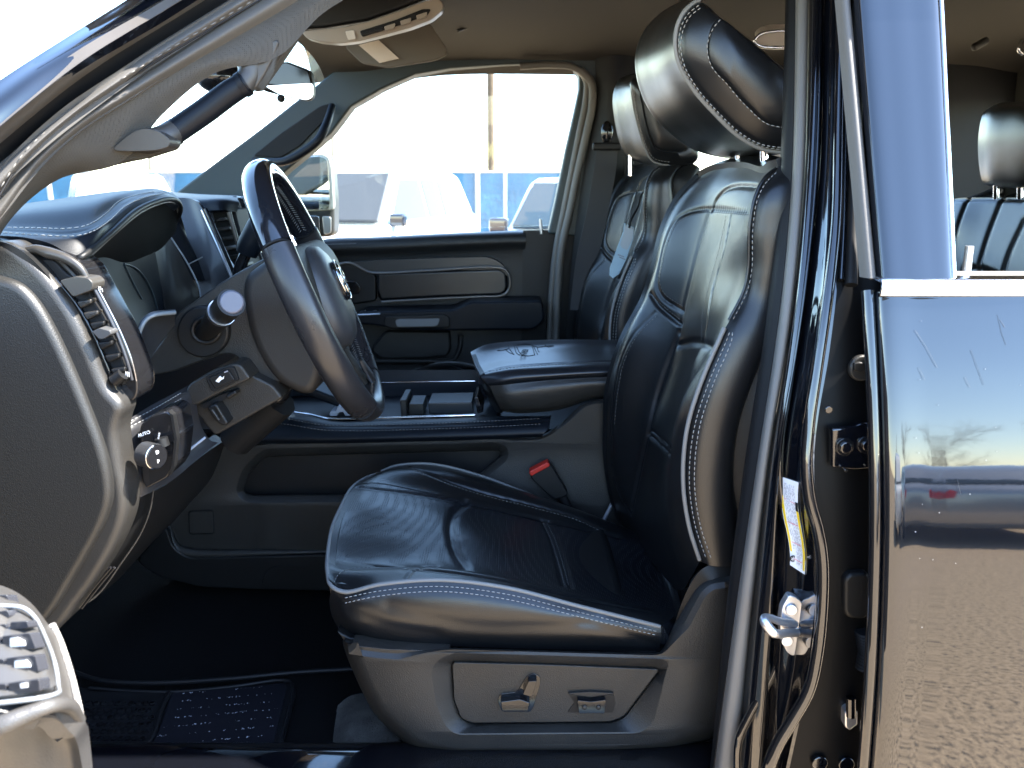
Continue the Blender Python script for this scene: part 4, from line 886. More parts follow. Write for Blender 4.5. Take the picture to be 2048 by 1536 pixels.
V, F = merge([tubegeo([W(.035,-.13,.012), W(.055,-.165,.012), W(.072,-.186,.012)], [.004,.008,.006], 12, flat=.6)])
MK("spoke_trim", V, F, SIL, sw)
# ================================================================== steering column
sc = thing("steering_column", "dark grey steering column shroud behind the wheel with stalk, pedal switch and tilt lever", "steering column", tuple(U(430,700,1.3)))
slab("shroud_upper", cr([(283,748),(300,712),(330,672),(352,630),(400,594),(450,560),(500,532),(545,512),(575,520),(600,580),(612,640),(600,700),(560,765),(505,748),(465,710),(400,724),(340,745)], 5, True), 1.20, .22, PLA, sc, bevel=.026, seg=6)
slab("shroud_collar", cr([(486,560),(520,528),(560,500),(600,530),(640,640),(650,720),(620,790),(560,770),(520,720),(492,650)], 5, True), 1.18, .24, mat("collar_plastic",(.015,.014,.013),.5,spec=.35,bump=('voronoi',900,.2,.0006)), sc, bevel=.03, seg=6)
slab("stalk_boss_plate", [(405+52*math.cos(t), 664+52*math.sin(t)) for t in np.linspace(0,2*math.pi,40)[:-1]], 1.187, .03, PLD, sc, bevel=.004)
tube("boot_ring", [U(412+27*math.cos(t), 660+25*math.sin(t), 1.18) for t in np.linspace(0,2*math.pi,30)[:-1]], .0035, PLD, sc, closed=True)
stk = tube("turn_stalk", cr([U(408,668,1.20), U(420,655,1.16), U(432,640,1.13), U(452,616,1.09), U(463,605,1.072)],5), [.013,.014,.0165,.0185,.0185], PLD, sc, seg=24)
tube("stalk_band", [U(441,627,1.108), U(444,624,1.103)], .0190, SIL, stk, seg=24)
disc("stalk_cap", U(463,605,1.073), (U(466,601,1.05)-U(463,605,1.073)), .0155, .006, mat("stalk_cap_grey",(.075,.075,.095),.4), stk, bevel=.003)
# lower shroud with pedal adjust switch
slab("shroud_lower", fil([(368,790),(382,768),(440,742),(482,738),(508,752),(545,770),(566,796),(430,872),(412,852),(398,832),(385,828)], 8), 1.175, .2, PLA, sc, bevel=.008, seg=4)
nm = slab("switch_housing", fil([(368,786),(378,768),(430,738),(468,726),(482,730),(502,758),(440,786),(390,812),(372,806)], 8), 1.155, .06, PLA, sc, bevel=.008, seg=4)
slab("switch_well", fil([(410,752),(455,734),(468,734),(478,760),(430,784),(422,782)], 4), 1.151, .02, RUD, nm, bevel=.0015)
pa = slab("pedal_switch", fil([(416,756),(456,739),(470,760),(430,778)], 3), 1.148, .02, PLD, nm, bevel=.002)
c0 = U(440,757,1.1465); slab("pedal_symbol", [(431,762),(440,752),(444,756),(448,752),(447,758),(442,760),(438,765),(434,764)], 1.1465, .001, WHI, pa, bevel=0)
slab("switch_mark", [(448,744),(455,741),(456,743),(449,746)], 1.1465, .001, GRY, pa, bevel=0)
lv = slab("tilt_lever", fil([(413,815),(430,806),(440,820),(456,846),(452,852),(440,850),(425,838)], 6), 1.15, .03, PLD, sc, bevel=.005)
for a, b in (((424,820),(438,840)),((433,812),(446,834))): tube("lever_rib", [U(a[0],a[1],1.147), U(b[0],b[1],1.147)], .0022, PLA, lv)
slab("lever_slot", fil([(398,812),(440,790),(474,778),(473,786),(452,798),(410,818)], 3), 1.166, .02, RUD, sc, bevel=.002)
slab("lever_stem", [(450,792),(470,780),(474,788),(456,800)], 1.155, .02, PLD, sc, bevel=.003)
tube("column_tube", [U(560,800,1.3), U(470,880,1.33)], .03, RUD, sc)
tube("key_barrel", cr([U(548,800,1.3), U(560,790,1.3), U(568,775,1.3), U(572,762,1.3)],5), .014, PIA, sc)
# gear lever
gl = thing("gear_lever", "black column gear lever with a leather sleeve behind the steering wheel", "gear lever", tuple(U(490,500,1.5)))
tube("lever_rod", cr([U(474,566,1.46), U(482,530,1.46), U(494,502,1.46)],5), .0105, PIA, gl, seg=16)
tube("lever_sleeve", cr([U(493,508,1.46), U(500,490,1.46), U(520,455,1.46), U(545,415,1.46)],5), [.0185,.0215,.023,.02], LEG, gl, seg=20)
# ================================================================== dashboard
db = thing("dashboard", "black stitched leather dashboard with driver's end panel, air vents and instrument hood", "dashboard", (-.7,1.8,1.2))
box("dash_body", (-.97, 1.90, 1.32), (.50, 1.34, .42), LEG, db, bevel=.05, seg=5)
P0 = cr([(-80,520),(-20,486),(15,486),(60,520),(100,562),(140,620),(180,700),(212,775),(238,806),(243,822),(236,845),(232,868),(238,920),(250,985),(250,1030),(232,1085),(190,1160),(150,1215),(118,1258),(60,1300),(-80,1300)], 5, True)
slab("end_frame", P0, .960, .05, PLE, db, bevel=.012, seg=5)
P1 = cr([(-80,552),(0,556),(38,572),(72,608),(108,670),(146,752),(178,830),(204,900),(217,955),(219,1000),(206,1045),(178,1100),(140,1165),(98,1232),(40,1290),(-80,1290)], 5, True)
slab("end_cover", P1, .948, .03, mat("end_cover_grain",(.013,.0125,.0115),.45,bump=('voronoi',650,.24,.0009),bump2=('noise',40,.06,.001)), db, bevel=.013, seg=6)
# bright upper end strip
patch("end_top", [[(-40,470,1.02),(10,474,1.01),(60,490,1.0),(110,520,1.0),(150,560,1.0)],[(-40,488,.965),(5,484,.962),(45,503,.962),(85,540,.964),(120,585,.968)]], PLD, db, nu=6, nv=4, thick=.01)
# hood over the instruments
HD = [
 [(-60,425,1.27),(15,412,1.25),(70,404,1.25),(130,396,1.26),(175,390,1.28),(220,384,1.33),(265,380,1.40),(310,377,1.46),(345,385,1.49)],
 [(-60,434,1.14),(15,430,1.125),(70,425,1.12),(130,420,1.12),(175,413,1.14),(215,399,1.20),(262,384,1.31),(312,379,1.41),(350,390,1.47)],
 [(-60,450,1.08),(15,455,1.07),(75,456,1.065),(137,457,1.06),(175,450,1.075),(213,426,1.15),(265,391,1.28),(318,382,1.40),(356,396,1.46)],
 [(-60,458,1.04),(7,465,1.022),(75,470,1.015),(145,474,1.018),(186,462,1.045),(222,438,1.115),(272,400,1.235),(322,388,1.35),(361,402,1.43)],
 [(-60,466,1.01),(0,471,1.0),(50,475,.998),(100,487,.995),(158,516,1.0),(217,470,1.08),(272,422,1.20),(325,399,1.32),(361,412,1.40)]]
patch("instrument_hood", HD, LEG, db, nu=12, nv=10, thick=.014, key="hood", grooves=[([(10,460),(75,463),(140,465),(180,456),(217,432),(252,405),(290,389),(330,384)],.0045,.002)])
for pth in ([(15,455),(75,456),(137,457),(175,450),(212,427),(237,403),(270,391),(310,383)], [(7,465),(75,470),(150,472),(187,462),(220,440),(250,413),(287,396),(330,387)]):
    stitch("stitching", spath("hood", pth, 12), THD, db, r=.0007, dash=.0055)
tube("hood_lip", cr([U(*q) for q in [(155,517,1.0),(163,514,1.0),(217,471,1.08),(270,424,1.195),(300,408,1.26),(337,398,1.34),(356,404,1.39),(361,416,1.41),(357,432,1.43),(340,462,1.46)]],6), .0042, PLD, db, seg=14)
tube("hood_lip_seal", cr([U(*q) for q in [(180,512,1.03),(222,474,1.10),(274,430,1.20),(305,413,1.27),(337,404,1.34),(352,410,1.39),(355,425,1.42)]],6), .0016, RUB, db)
VBK = mat("hood_cavity_black",(.003,.003,.003),.9,spec=.1)
patch("hood_underside", [[(170,520,1.03),(220,476,1.10),(272,430,1.20),(302,412,1.28),(338,402,1.36),(360,415,1.42),(356,440,1.45)],[(190,525,1.10),(240,495,1.16),(280,475,1.24),(310,465,1.32),(335,462,1.40),(348,462,1.44),(352,462,1.46)],[(225,545,1.20),(262,525,1.26),(292,512,1.32),(310,505,1.38),(325,495,1.42),(338,480,1.46),(345,472,1.48)]], VBK, db, nu=6, nv=6, thick=.004)
CL = [[(172,524,1.055),(205,500,1.12),(240,490,1.22),(275,480,1.30),(302,470,1.36)],
      [(188,558,1.06),(222,545,1.14),(255,530,1.24),(290,520,1.32),(312,512,1.38)],
      [(225,620,1.08),(250,612,1.16),(275,600,1.26),(300,585,1.34),(322,570,1.40)],
      [(275,680,1.10),(285,665,1.18),(300,650,1.28),(315,640,1.36),(330,630,1.42)]]
patch("instrument_lens", CL, SCR, db, nu=8, nv=8, thick=.004, key="lens")
for pth in ([(247,528),(262,560),(282,598)],[(247,528),(268,535),(288,555),(305,590),(314,620)]):
    q = spath("lens", pth, 8, lift=.001); tube("lens_edge", q, .0014, mat("lens_line",(.035,.045,.05),.35), db)
patch("cluster_surround", [[(338,466,1.50),(356,500,1.50),(378,545,1.50),(395,580,1.50),(402,640,1.50)],[(318,472,1.46),(330,510,1.46),(345,555,1.46),(360,600,1.46),(365,650,1.46)],[(296,480,1.40),(308,520,1.40),(320,560,1.41),(330,610,1.42),(334,650,1.42)]], mat("surround_satin",(.012,.011,.012),.38), db, nu=6, nv=6, thick=.006)
tube("surround_edge", cr([U(*q) for q in [(337,467,1.49),(356,496,1.49),(375,526,1.49),(390,555,1.49),(398,575,1.49),(402,598,1.49)]],6), .0015, mat("edge_grey",(.22,.24,.26),.35), db)
tube("cluster_frame", cr([U(*q) for q in [(176,526,1.045),(200,570,1.05),(235,630,1.06),(262,668,1.07),(275,679,1.07),(281,672,1.07)]],6), .0025, PIA, db)
patch("cluster_hood_small", [[(276,680,1.075),(282,655,1.08),(290,640,1.085),(305,630,1.09),(352,624,1.12)],[(284,690,1.10),(292,662,1.10),(300,650,1.11),(312,640,1.12),(350,632,1.15)],[(290,735,1.14),(300,720,1.14),(312,700,1.14),(325,680,1.15),(350,650,1.17)]], mat("hood_small",(.02,.023,.028),.4), db, nu=6, nv=6, thick=.004)
tube("cluster_lip", cr([U(*q) for q in [(274,681,1.07),(278,668,1.073),(284,652,1.075),(292,640,1.08),(306,631,1.085),(350,625,1.115)]],6), .0028, mat("lip_grey",(.12,.14,.155),.4), db)
# centre stack
patch("stack_panel", [[(350,396,1.62),(372,396,1.62),(392,402,1.61),(408,422,1.60)],[(368,452,1.60),(390,450,1.60),(412,456,1.59),(430,470,1.585)],[(385,520,1.57),(408,520,1.57),(434,520,1.565),(452,520,1.56)],[(404,600,1.55),(430,600,1.55),(462,596,1.545),(480,580,1.54)]], mat("stack_satin",(.026,.027,.031),.32,coat=.15), db, nu=8, nv=8, thick=.02)
patch("stack_panel", [[(300,420,1.54),(345,430,1.55),(372,470,1.56)],[(335,480,1.52),(370,488,1.54),(396,520,1.55)],[(370,560,1.51),(395,560,1.53),(410,560,1.545)]], LEG, db, nu=6, nv=6, thick=.01)
tube("stack_seam", [U(378,528,1.522), U(405,514,1.54)], .0012, THR, db)
tube("chrome_strip", cr([U(*q) for q in [(404,420,1.585),(415,444,1.58),(440,500,1.56),(466,562,1.54)]],5), .0032, SIL, db)
tube("dark_strip", cr([U(*q) for q in [(411,418,1.60),(424,446,1.59),(448,500,1.57),(474,560,1.55)]],5), .0036, PIA, db)
vb = slab("centre_vent", [(414,420),(470,418),(482,470),(502,540),(476,566),(448,500)], 1.66, .08, RUD, db, bevel=.003)
for i in range(7):
    x, y = 424+i*8.2, 438+i*18.5
    slab("vent_slat", [(x,y),(x+26,y-4),(x+28,y+3),(x+2,y+8)], 1.63, .05, PLA if i != 3 else SIL, vb, bevel=.002)
tube("vent_rail", cr([U(*q) for q in [(458,424,1.62),(468,460,1.62),(482,510,1.62),(492,545,1.62)]],5), .0045, mat("vent_rail_brown",(.06,.05,.04),.3), vb, seg=10)
patch("dash_top", [[(338,384,2.45),(400,388,2.45),(480,391,2.45),(560,396,2.45)],[(345,388,2.0),(400,390,2.0),(465,392,2.0),(540,398,2.0)],[(350,394,1.66),(395,396,1.66),(440,394,1.66),(476,396,1.72)],[(368,404,1.62),(404,404,1.62),(440,402,1.62),(478,408,1.66)],[(400,422,1.61),(420,421,1.61),(444,420,1.61),(474,424,1.65)]], LEG, db, nu=8, nv=8, thick=.01)
slab("display_screen", [(470,394),(488,394),(540,560),(505,560),(480,450)], 1.74, .25, mat("screen_glare",(.02,.025,.03),.04,coat=1), db, bevel=.003, ext=(-.01,.25,0))
slab("display_bezel", [(464,392),(472,392),(496,470),(508,560),(500,560),(482,470)], 1.73, .03, PIA, db, bevel=.002)
# end air vent
VO = cr([(36,507),(66,493),(100,497),(130,508),(164,530),(186,566),(212,612),(240,664),(262,718),(274,755),(275,785),(268,800),(250,802),(238,792),(212,728),(185,665),(150,605),(110,556),(70,528)], 4, True)
ev = slab("end_vent", VO, .985, .05, PIA, db, bevel=.006, seg=4)
slab("vent_cavity", cr([(78,522),(104,520),(134,548),(168,566),(186,600),(208,636),(232,690),(252,745),(245,772),(226,742),(205,700),(178,645),(150,595),(118,562)], 4, True), .980, .03, RUD, ev, bevel=.002)
tube("vent_rim", cr([U(*q) for q in [(42,506,.978),(68,498,.978),(98,506,.978),(130,516,.978),(158,534,.978),(178,562,.978)]],6), [.004,.005,.007,.006,.005,.003], mat("vent_bronze",(.03,.027,.024),.35), ev, seg=12)
tube("vent_side_rail", cr([U(*q) for q in [(182,566,.976),(208,614,.977),(234,668,.978),(254,722,.978),(264,760,.98)]],6), .0020, mat("rail_bronze",(.03,.031,.036),.3), ev, seg=12)
tube("vent_side_rail", cr([U(*q) for q in [(190,566,.98),(216,614,.98),(243,668,.98),(264,722,.98),(273,762,.984)]],6), .0009, SIL, ev, seg=10)
tube("end_vent_lip", cr([U(*q) for q in [(110,556,.975),(150,605,.975),(185,665,.975),(212,728,.975),(236,786,.978),(246,798,.98)]],6), .0018, PIA, ev, seg=10)
patch("vent_scoop", [[(62,508,.98),(90,508,.98),(118,524,.98),(150,556,.98)],[(68,518,1.0),(90,520,1.0),(112,536,1.0),(140,566,1.0)],[(78,530,1.03),(95,534,1.03),(110,550,1.03),(126,574,1.03)]], mat("scoop_bronze",(.05,.045,.04),.4), ev, nu=6, nv=6, thick=.003)
slab("vent_thumb", fil([(119,561),(150,553),(176,556),(186,566),(184,580),(146,594)], 5), .962, .03, mat("thumb_brown",(.036,.033,.029),.4), ev, bevel=.005)
for i, (x, y) in enumerate([(152,601),(165,624),(178,645),(194,684),(208,710),(220,737)]):
    slab("vent_slat", [(x,y+2),(x+30,y-3),(x+30,y+6),(x+8,y+16)], .972, .04, PLD if i > 1 else PLA, ev, bevel=.002)
slab("vent_tab", fil([(184,664),(198,656),(220,662),(222,669),(206,678),(198,678)],3), .960, .02, mat("tab_grey",(.05,.05,.05),.4), ev, bevel=.002)
wh = tube("vent_wheel", [U(228,762,.972), U(246,748,.972)], .0075, PLD, ev, seg=20)
V, F = merge([boxgeo(U(252+i*3,748+i*.6,.976), (.0006,.0006,.006)) for i in range(3)] + [boxgeo(U(194+i*3.5,570+i*3.5,.978), (.0006,.0006,.004)) for i in range(4)]); MK("vent_marking", V, F, WHI, ev, smooth=False)
# lower dash with light switch
patch("lower_dash", [
 [(232,858,1.0),(262,836,1.02),(300,812,1.06),(345,788,1.12),(378,770,1.18)],
 [(234,868,.990),(265,850,1.01),(305,828,1.05),(350,800,1.11),(388,782,1.17)],
 [(240,905,.992),(272,900,1.01),(315,885,1.05),(360,860,1.11),(402,850,1.17)],
 [(250,960,.995),(285,960,1.01),(330,940,1.05),(375,912,1.11),(420,880,1.17)],
 [(262,1004,1.0),(300,985,1.02),(345,960,1.06),(392,920,1.12),(436,885,1.18)]], mat("lower_dash_skin",(.02,.02,.022),.38,bump=('voronoi',800,.15,.0006)), db, nu=10, nv=10, thick=.02, key="ld", grooves=[([(234,865),(300,832),(370,792)],.004,.002)])
for dy in (-6, 5): stitch("stitching", spath("ld", [(238,860+dy),(262,848+dy),(300,828+dy),(340,805+dy),(362,792+dy)], 10), THG, db, r=.0007)
hs_ = slab("light_switch_panel", fil([(279,852),(300,832),(332,822),(345,830),(353,878),(347,934),(334,956),(292,978),(284,962),(280,900)], 6), 1.0, .06, PIA, db, bevel=.004)
slab("panel_rim", fil([(336,822),(346,830),(354,878),(348,934),(336,956),(343,930),(349,880),(341,832)],2), .997, .01, PLD, hs_, bevel=.002)
kn = U(290,908,.985)
tube("light_knob", [kn, kn + np.array((.018,-.010,0))], .0160, mat("knurled_grey",(.02,.02,.021),.4,bump=('dots',500,1,.001)), hs_, seg=32)
kc = kn + np.array((.018,-.010,0)); ax = np.array((.874,-.486,0))
disc("knob_rim", kc, ax, .0160, .0015, CHR, hs_); disc("knob_face", kc + ax*.0012, ax, .0146, .0015, PIA, hs_)
for i, s in enumerate(("D", "P")): text("knob_symbol", s, kc + ax*.0032 + np.array((0,0,.006-.012*i)), (.486,.874,0), (0,0,1), .006, WHI, hs_)
text("switch_lettering", "AUTO", U(288,868,.995), (1,0,.35), (-.35,0,1), .006, WHI, hs_, extrude=.0002)
tube("dimmer_wheel", [U(322,876,.99), U(327,892,.99)], .008, PLD, hs_, seg=20)
text("switch_lettering", "===", U(318,872,.985), (.3,0,1), (-1,0,.3), .005, WHI, hs_, extrude=.0002)
# knee panel below
patch("knee_panel", [
 [(262,1000,1.0),(310,982,1.05),(352,955,1.12),(400,915,1.22),(450,880,1.36)],
 [(256,1050,1.0),(300,1030,1.06),(345,1000,1.14),(395,955,1.26),(440,915,1.40)],
 [(230,1110,1.0),(270,1090,1.08),(320,1055,1.18),(370,1010,1.30),(420,960,1.44)],
 [(180,1180,1.0),(220,1150,1.08),(280,1100,1.2),(335,1050,1.34),(385,1000,1.48)],
 [(130,1245,1.0),(170,1210,1.08),(235,1160,1.22),(300,1090,1.38),(350,1040,1.52)]], PLD, db, nu=8, nv=8, thick=.02)
tube("knee_edge", cr([U(*q) for q in [(308,975,1.03),(300,1020,1.03),(280,1070,1.03),(240,1130,1.02),(195,1190,1.01),(152,1220,1.0)]],6), .0012, PLA, db)
for i in range(3): tube("knee_rib", cr([U(*q) for q in [(152+i*6,1216,.995),(180+i*8,1175,.995),(215+i*7,1135,.995)]],4), .0022, PIA, db)
tube("knee_trim", [U(366,910,1.07), U(410,875,1.10)], .0018, mat("knee_trim_grey",(.2,.22,.26),.4), db)
# ================================================================== floor mats
fm = thing("floor_mat", "black floor mat with raised heel pad and flecked stripes in the driver's footwell", "floor mat", tuple(UZ(400,1450,.72)))
zz = .724
def fz(p): return UZ(p[0], p[1], zz)
base = [fz(p) for p in fil([(60,1366),(200,1388),(300,1392),(450,1384),(590,1370),(592,1392),(556,1536),(530,1640),(20,1640)], 10)]
V, F = slabgeo(base, (0,0,.008)); MK("mat_base", V, F, MATR, fm, bevel=.003)
cm = [fz((p[0],p[1])) + np.array((0,0,.009)) for p in fil([(345,1398),(570,1380),(574,1390),(540,1536),(515,1630),(160,1640),(170,1530),(300,1512),(318,1480)], 8)]
def stripes():
    m = mat("mat_carpet", (.014,.014,.019), .95, spec=.1); N = m.node_tree; b = N.nodes["Principled BSDF"]; tc_ = N.nodes.new("ShaderNodeTexCoord")
    sep = N.nodes.new("ShaderNodeSeparateXYZ"); N.links.new(tc_.outputs["Object"], sep.inputs[0])
    mp = N.nodes.new("ShaderNodeMapping"); mp.inputs["Rotation"].default_value = (0,0,R(-8)); N.links.new(tc_.outputs["Object"], mp.inputs[0]); 
    sp = N.nodes.new("ShaderNodeSeparateXYZ"); N.links.new(mp.outputs[0], sp.inputs[0])
    mu = N.nodes.new("ShaderNodeMath"); mu.operation='MULTIPLY'; mu.inputs[1].default_value = 44; N.links.new(sp.outputs[1], mu.inputs[0])
    fr = N.nodes.new("ShaderNodeMath"); fr.operation='FRACT'; N.links.new(mu.outputs[0], fr.inputs[0])
    lt = N.nodes.new("ShaderNodeMath"); lt.operation='LESS_THAN'; lt.inputs[1].default_value=.16; N.links.new(fr.outputs[0], lt.inputs[0])
    vo = N.nodes.new("ShaderNodeTexVoronoi"); vo.inputs["Scale"].default_value=300; N.links.new(tc_.outputs["Object"], vo.inputs["Vector"])
    l2 = N.nodes.new("ShaderNodeMath"); l2.operation='LESS_THAN'; l2.inputs[1].default_value=.30; N.links.new(vo.outputs["Distance"], l2.inputs[0])
    no = N.nodes.new("ShaderNodeTexNoise"); no.inputs["Scale"].default_value=70; N.links.new(tc_.outputs["Object"], no.inputs["Vector"])
    l3 = N.nodes.new("ShaderNodeMath"); l3.operation='GREATER_THAN'; l3.inputs[1].default_value=.5; N.links.new(no.outputs["Fac"], l3.inputs[0])
    a = N.nodes.new("ShaderNodeMath"); a.operation='MULTIPLY'; N.links.new(lt.outputs[0], a.inputs[0]); N.links.new(l2.outputs[0], a.inputs[1])
    c = N.nodes.new("ShaderNodeMath"); c.operation='MULTIPLY'; N.links.new(a.outputs[0], c.inputs[0]); N.links.new(l3.outputs[0], c.inputs[1])
    mx = N.nodes.new("ShaderNodeMix"); mx.data_type='RGBA'; mx.inputs[6].default_value=(.007,.007,.010,1); mx.inputs[7].default_value=(.5,.5,.55,1)
    N.links.new(c.outputs[0], mx.inputs[0]); N.links.new(mx.outputs[2], b.inputs["Base Color"])
    return m
V, F = slabgeo(cm, (0,0,.004)); MK("mat_carpet", V, F, stripes(), fm, bevel=.001)
hp_ = [fz(p) + np.array((0,0,.008)) for p in fil([(40,1380),(200,1396),(335,1396),(318,1440),(300,1500),(150,1510),(40,1505)], 10)]
V, F = slabgeo(hp_, (0,0,.005)); hpad = MK("heel_pad", V, F, MATR, fm, bevel=.003)
parts = []
for i in range(7):
    for j in range(12):
        px, py = 165+j*14+(i%2)*7, 1408+i*14
        if px < 312-i*3:
            c = UZ(px, py, zz+.014); parts.append(tubegeo([c, c+np.array((0,0,.003))], [.0058,.0048], 6))
V, F = merge(parts); MK("heel_pad_studs", V, F, PIA, hpad, smooth=False)
tube("mat_rim", np.array([fz(p)+np.array((0,0,.012)) for p in cr([(150,1356),(200,1372),(300,1378),(450,1370),(600,1356),(705,1350)],6)]), .004, MATR, fm)
tube("mat_rim", np.array([fz(p)+np.array((0,0,.012)) for p in cr([(180,1388),(260,1394),(345,1396),(460,1386),(578,1374),(585,1386),(560,1500),(545,1560)],6)]), .003, MATR, fm)
tube("heel_pad_rim", np.array([fz(p)+np.array((0,0,.014)) for p in cr([(160,1502),(240,1508),(290,1506),(308,1488),(322,1440),(340,1400)],6)]), .004, MATR, hpad)
hump = patch("seat_mount_carpet", [[(676,1410,1.22),(700,1392,1.24),(740,1385,1.26),(790,1385,1.26)],[(668,1460,1.18),(700,1450,1.17),(740,1445,1.17),(800,1445,1.17)],[(664,1505,1.14),(700,1515,1.12),(740,1530,1.11),(800,1540,1.10)]], CAG, tc, nu=8, nv=8, thick=.02)
# ================================================================== passenger door
pd = thing("passenger_door", "closed passenger door with dark trim panel, armrest, window and towing mirror", "car door", tuple(U(850,640,2.6)))
patch("door_panel", [
 [(600,492,2.66),(650,478,2.66),(760,473,2.66),(900,466,2.66),(1040,461,2.66),(1054,462,2.66)],
 [(600,498,2.61),(650,484,2.61),(760,479,2.61),(900,472,2.61),(1040,467,2.61),(1052,467,2.61)],
 [(600,512,2.60),(650,500,2.60),(760,495,2.60),(900,488,2.60),(1040,482,2.60),(1052,482,2.60)],
 [(600,530,2.615),(650,518,2.615),(760,514,2.615),(900,508,2.615),(1040,500,2.61),(1050,500,2.61)],
 [(600,620,2.61),(650,620,2.61),(760,620,2.61),(900,610,2.61),(1040,600,2.61),(1050,600,2.61)],
 [(600,760,2.60),(650,760,2.60),(760,750,2.60),(900,745,2.60),(1000,745,2.60),(1045,745,2.60)],
 [(600,900,2.58),(650,900,2.58),(760,900,2.58),(900,900,2.58),(1000,900,2.58),(1045,900,2.58)]], mat("door_trim",(.012,.012,.0115),.45,spec=.35,bump=('voronoi',700,.15,.0008)), pd, nu=8, nv=8, thick=.02)
patch("door_end", [[(1046,461,2.612),(1096,460,2.612),(1165,460,2.62)],[(1044,600,2.605),(1085,600,2.605),(1160,600,2.62)],[(1040,900,2.605),(1080,900,2.605),(1150,900,2.62)]], PLD, pd, nu=4, nv=4, thick=.02)
tube("door_stitch", [U(650,489,2.598), U(712,487,2.598)], .001, THR, pd)
slab("upper_moulding", fil([(668,528),(760,520),(880,516),(975,514),(1000,524),(1018,545),(1015,552),(990,540),(860,541),(755,545),(735,544),(700,530)],10), 2.575, .04, mat("moulding",(.022,.022,.021),.35), pd, bevel=.012, seg=4)
slab("door_insert", fil([(752,545),(860,541),(1000,536),(1014,546),(1016,580),(1004,592),(880,596),(760,602),(752,580)],8), 2.572, .05, LEA, pd, bevel=.014, seg=4)
slab("handle_bezel", fil([(676,528),(704,526),(740,545),(752,552),(752,602),(700,610),(676,600)],6), 2.585, .03, PLD, pd, bevel=.006)
slab("handle_recess", fil([(684,562),(712,562),(722,575),(718,588),(690,590)],5), 2.578, .01, PIA, pd, bevel=.002)
tube("bronze_trim", cr([U(*q) for q in [(672,530,2.57),(700,526,2.57),(735,543,2.57),(752,546,2.565),(860,541,2.56),(995,535,2.56),(1012,541,2.56),(1019,555,2.56),(1018,578,2.56),(1006,590,2.56),(960,593,2.56),(860,598,2.56),(762,604,2.565)]],6), .0042, mat("bronze_strip",(.16,.145,.13),.3,metal=.6), pd)
arm_ = slab("armrest", fil([(700,640),(720,624),(905,620),(940,604),(1086,602),(1090,640),(1070,660),(900,662),(800,660),(740,650),(705,650)],10), 2.46, .13, LEG, pd, bevel=.014, seg=4)
slab("pull_handle", fil([(770,632),(888,628),(900,635),(900,656),(780,658),(765,650)],6), 2.455, .02, PLD, arm_, bevel=.005)
slab("handle_inlay", fil([(790,641),(798,638),(880,637),(876,650),(868,653),(794,654)],4), 2.451, .01, mat("inlay_grey",(.14,.15,.16),.4), arm_, bevel=.001)
tube("switch_trim", [U(716,630,2.455), U(760,628,2.455)], .003, SIL, arm_)
for x in (722, 745): slab("window_switch", [(x,622),(x+10,620),(x+11,625),(x+1,627)], 2.47, .02, PIA, arm_, bevel=.002)
slab("door_pocket", fil([(770,662),(900,662),(902,700),(894,714),(850,718),(760,720),(740,700)],10), 2.575, .04, PLA, pd, bevel=.01)
tube("pocket_lip", cr([U(*q) for q in [(740,722,2.57),(850,722,2.57),(905,720,2.57),(918,700,2.57),(922,670,2.57)]],5), .008, PLA, pd)
patch("door_window", [[(560,470,2.68),(1120,450,2.68)],[(560,100,2.66),(1180,90,2.66)]], GLA, pd, nu=4, nv=4, thick=.004)
tube("lock_pin", [U(1083,468,2.61), U(1081,438,2.61)], [.005,.0042], SIL, pd)
# towing mirror outside the window
MY = 2.95
slab("mirror_shell", fil([(575,325),(610,312),(640,308),(656,314),(662,330),(668,400),(668,465),(660,474),(600,478),(575,470)], 10), MY+.012, .10, mat("mirror_shell_black",(.02,.02,.02),.4), pd, bevel=.015, seg=4)
slab("mirror_bezel", fil([(572,322),(612,309),(644,306),(658,313),(664,332),(668,400),(668,420),(572,424)], 8), MY+.004, .02, mat("bezel_light",(.42,.44,.40),.4), pd, bevel=.004)
slab("mirror_glass", fil([(574,326),(612,314),(640,312),(655,319),(660,400),(658,420),(575,418)], 6), MY, .003, MIR, pd, bevel=.001, ext=(-.006,.002,0))
slab("mirror_glass", fil([(575,430),(638,432),(640,470),(600,474),(575,470)], 5), MY, .004, MIR, pd, bevel=.001)
slab("marker_lamp", fil([(644,432),(662,434),(662,466),(648,470)], 5), MY, .01, SIL, pd, bevel=.002)
# ================================================================== rear door, driver side (closed)
rd = thing("rear_door", "glossy black rear door with bright belt moulding, reflecting sky and gravel", "car door", (.7,.86,1.0))
def yz(z):
    return .82 + .30*max(0, z-1.0)**2 + .02*max(0, .95-z)**2
zs = [.45,.6,.75,.9,1.0,1.08,1.16,1.24,1.32,1.40,1.46,1.486]
def xe(z): return float(np.interp(z, [.45,.92,1.27,1.48], [.425,.4167,.405,.395]))
rowsD = [[(xe(z),yz(z)+.02,z),(xe(z)+.0015,yz(z)+.005,z),(xe(z)+.006,yz(z),z),(xe(z)+.05,yz(z)-.001,z),(xe(z)+.2,yz(z)-.003,z),(xe(z)+.5,yz(z)-.004,z),(1.45,yz(z)+.002,z)] for z in zs]
patch("door_skin", rowsD, PAD, rd, world=True, nu=8, nv=10, thick=.008)
tube("door_edge_seal", cr([np.array((xe(z)-.006, yz(z)+.012, z)) for z in zs], 4), .0068, PAI, rd, seg=14)
box("door_core", (.95,1.0,.95), (1.0,.14,.98), PLD, rd, bevel=.02)
box("door_inner_belt", (.95,.98,1.45), (1.0,.05,.06), PLD, rd, bevel=.015)
zb = 1.486; yb_ = yz(zb)
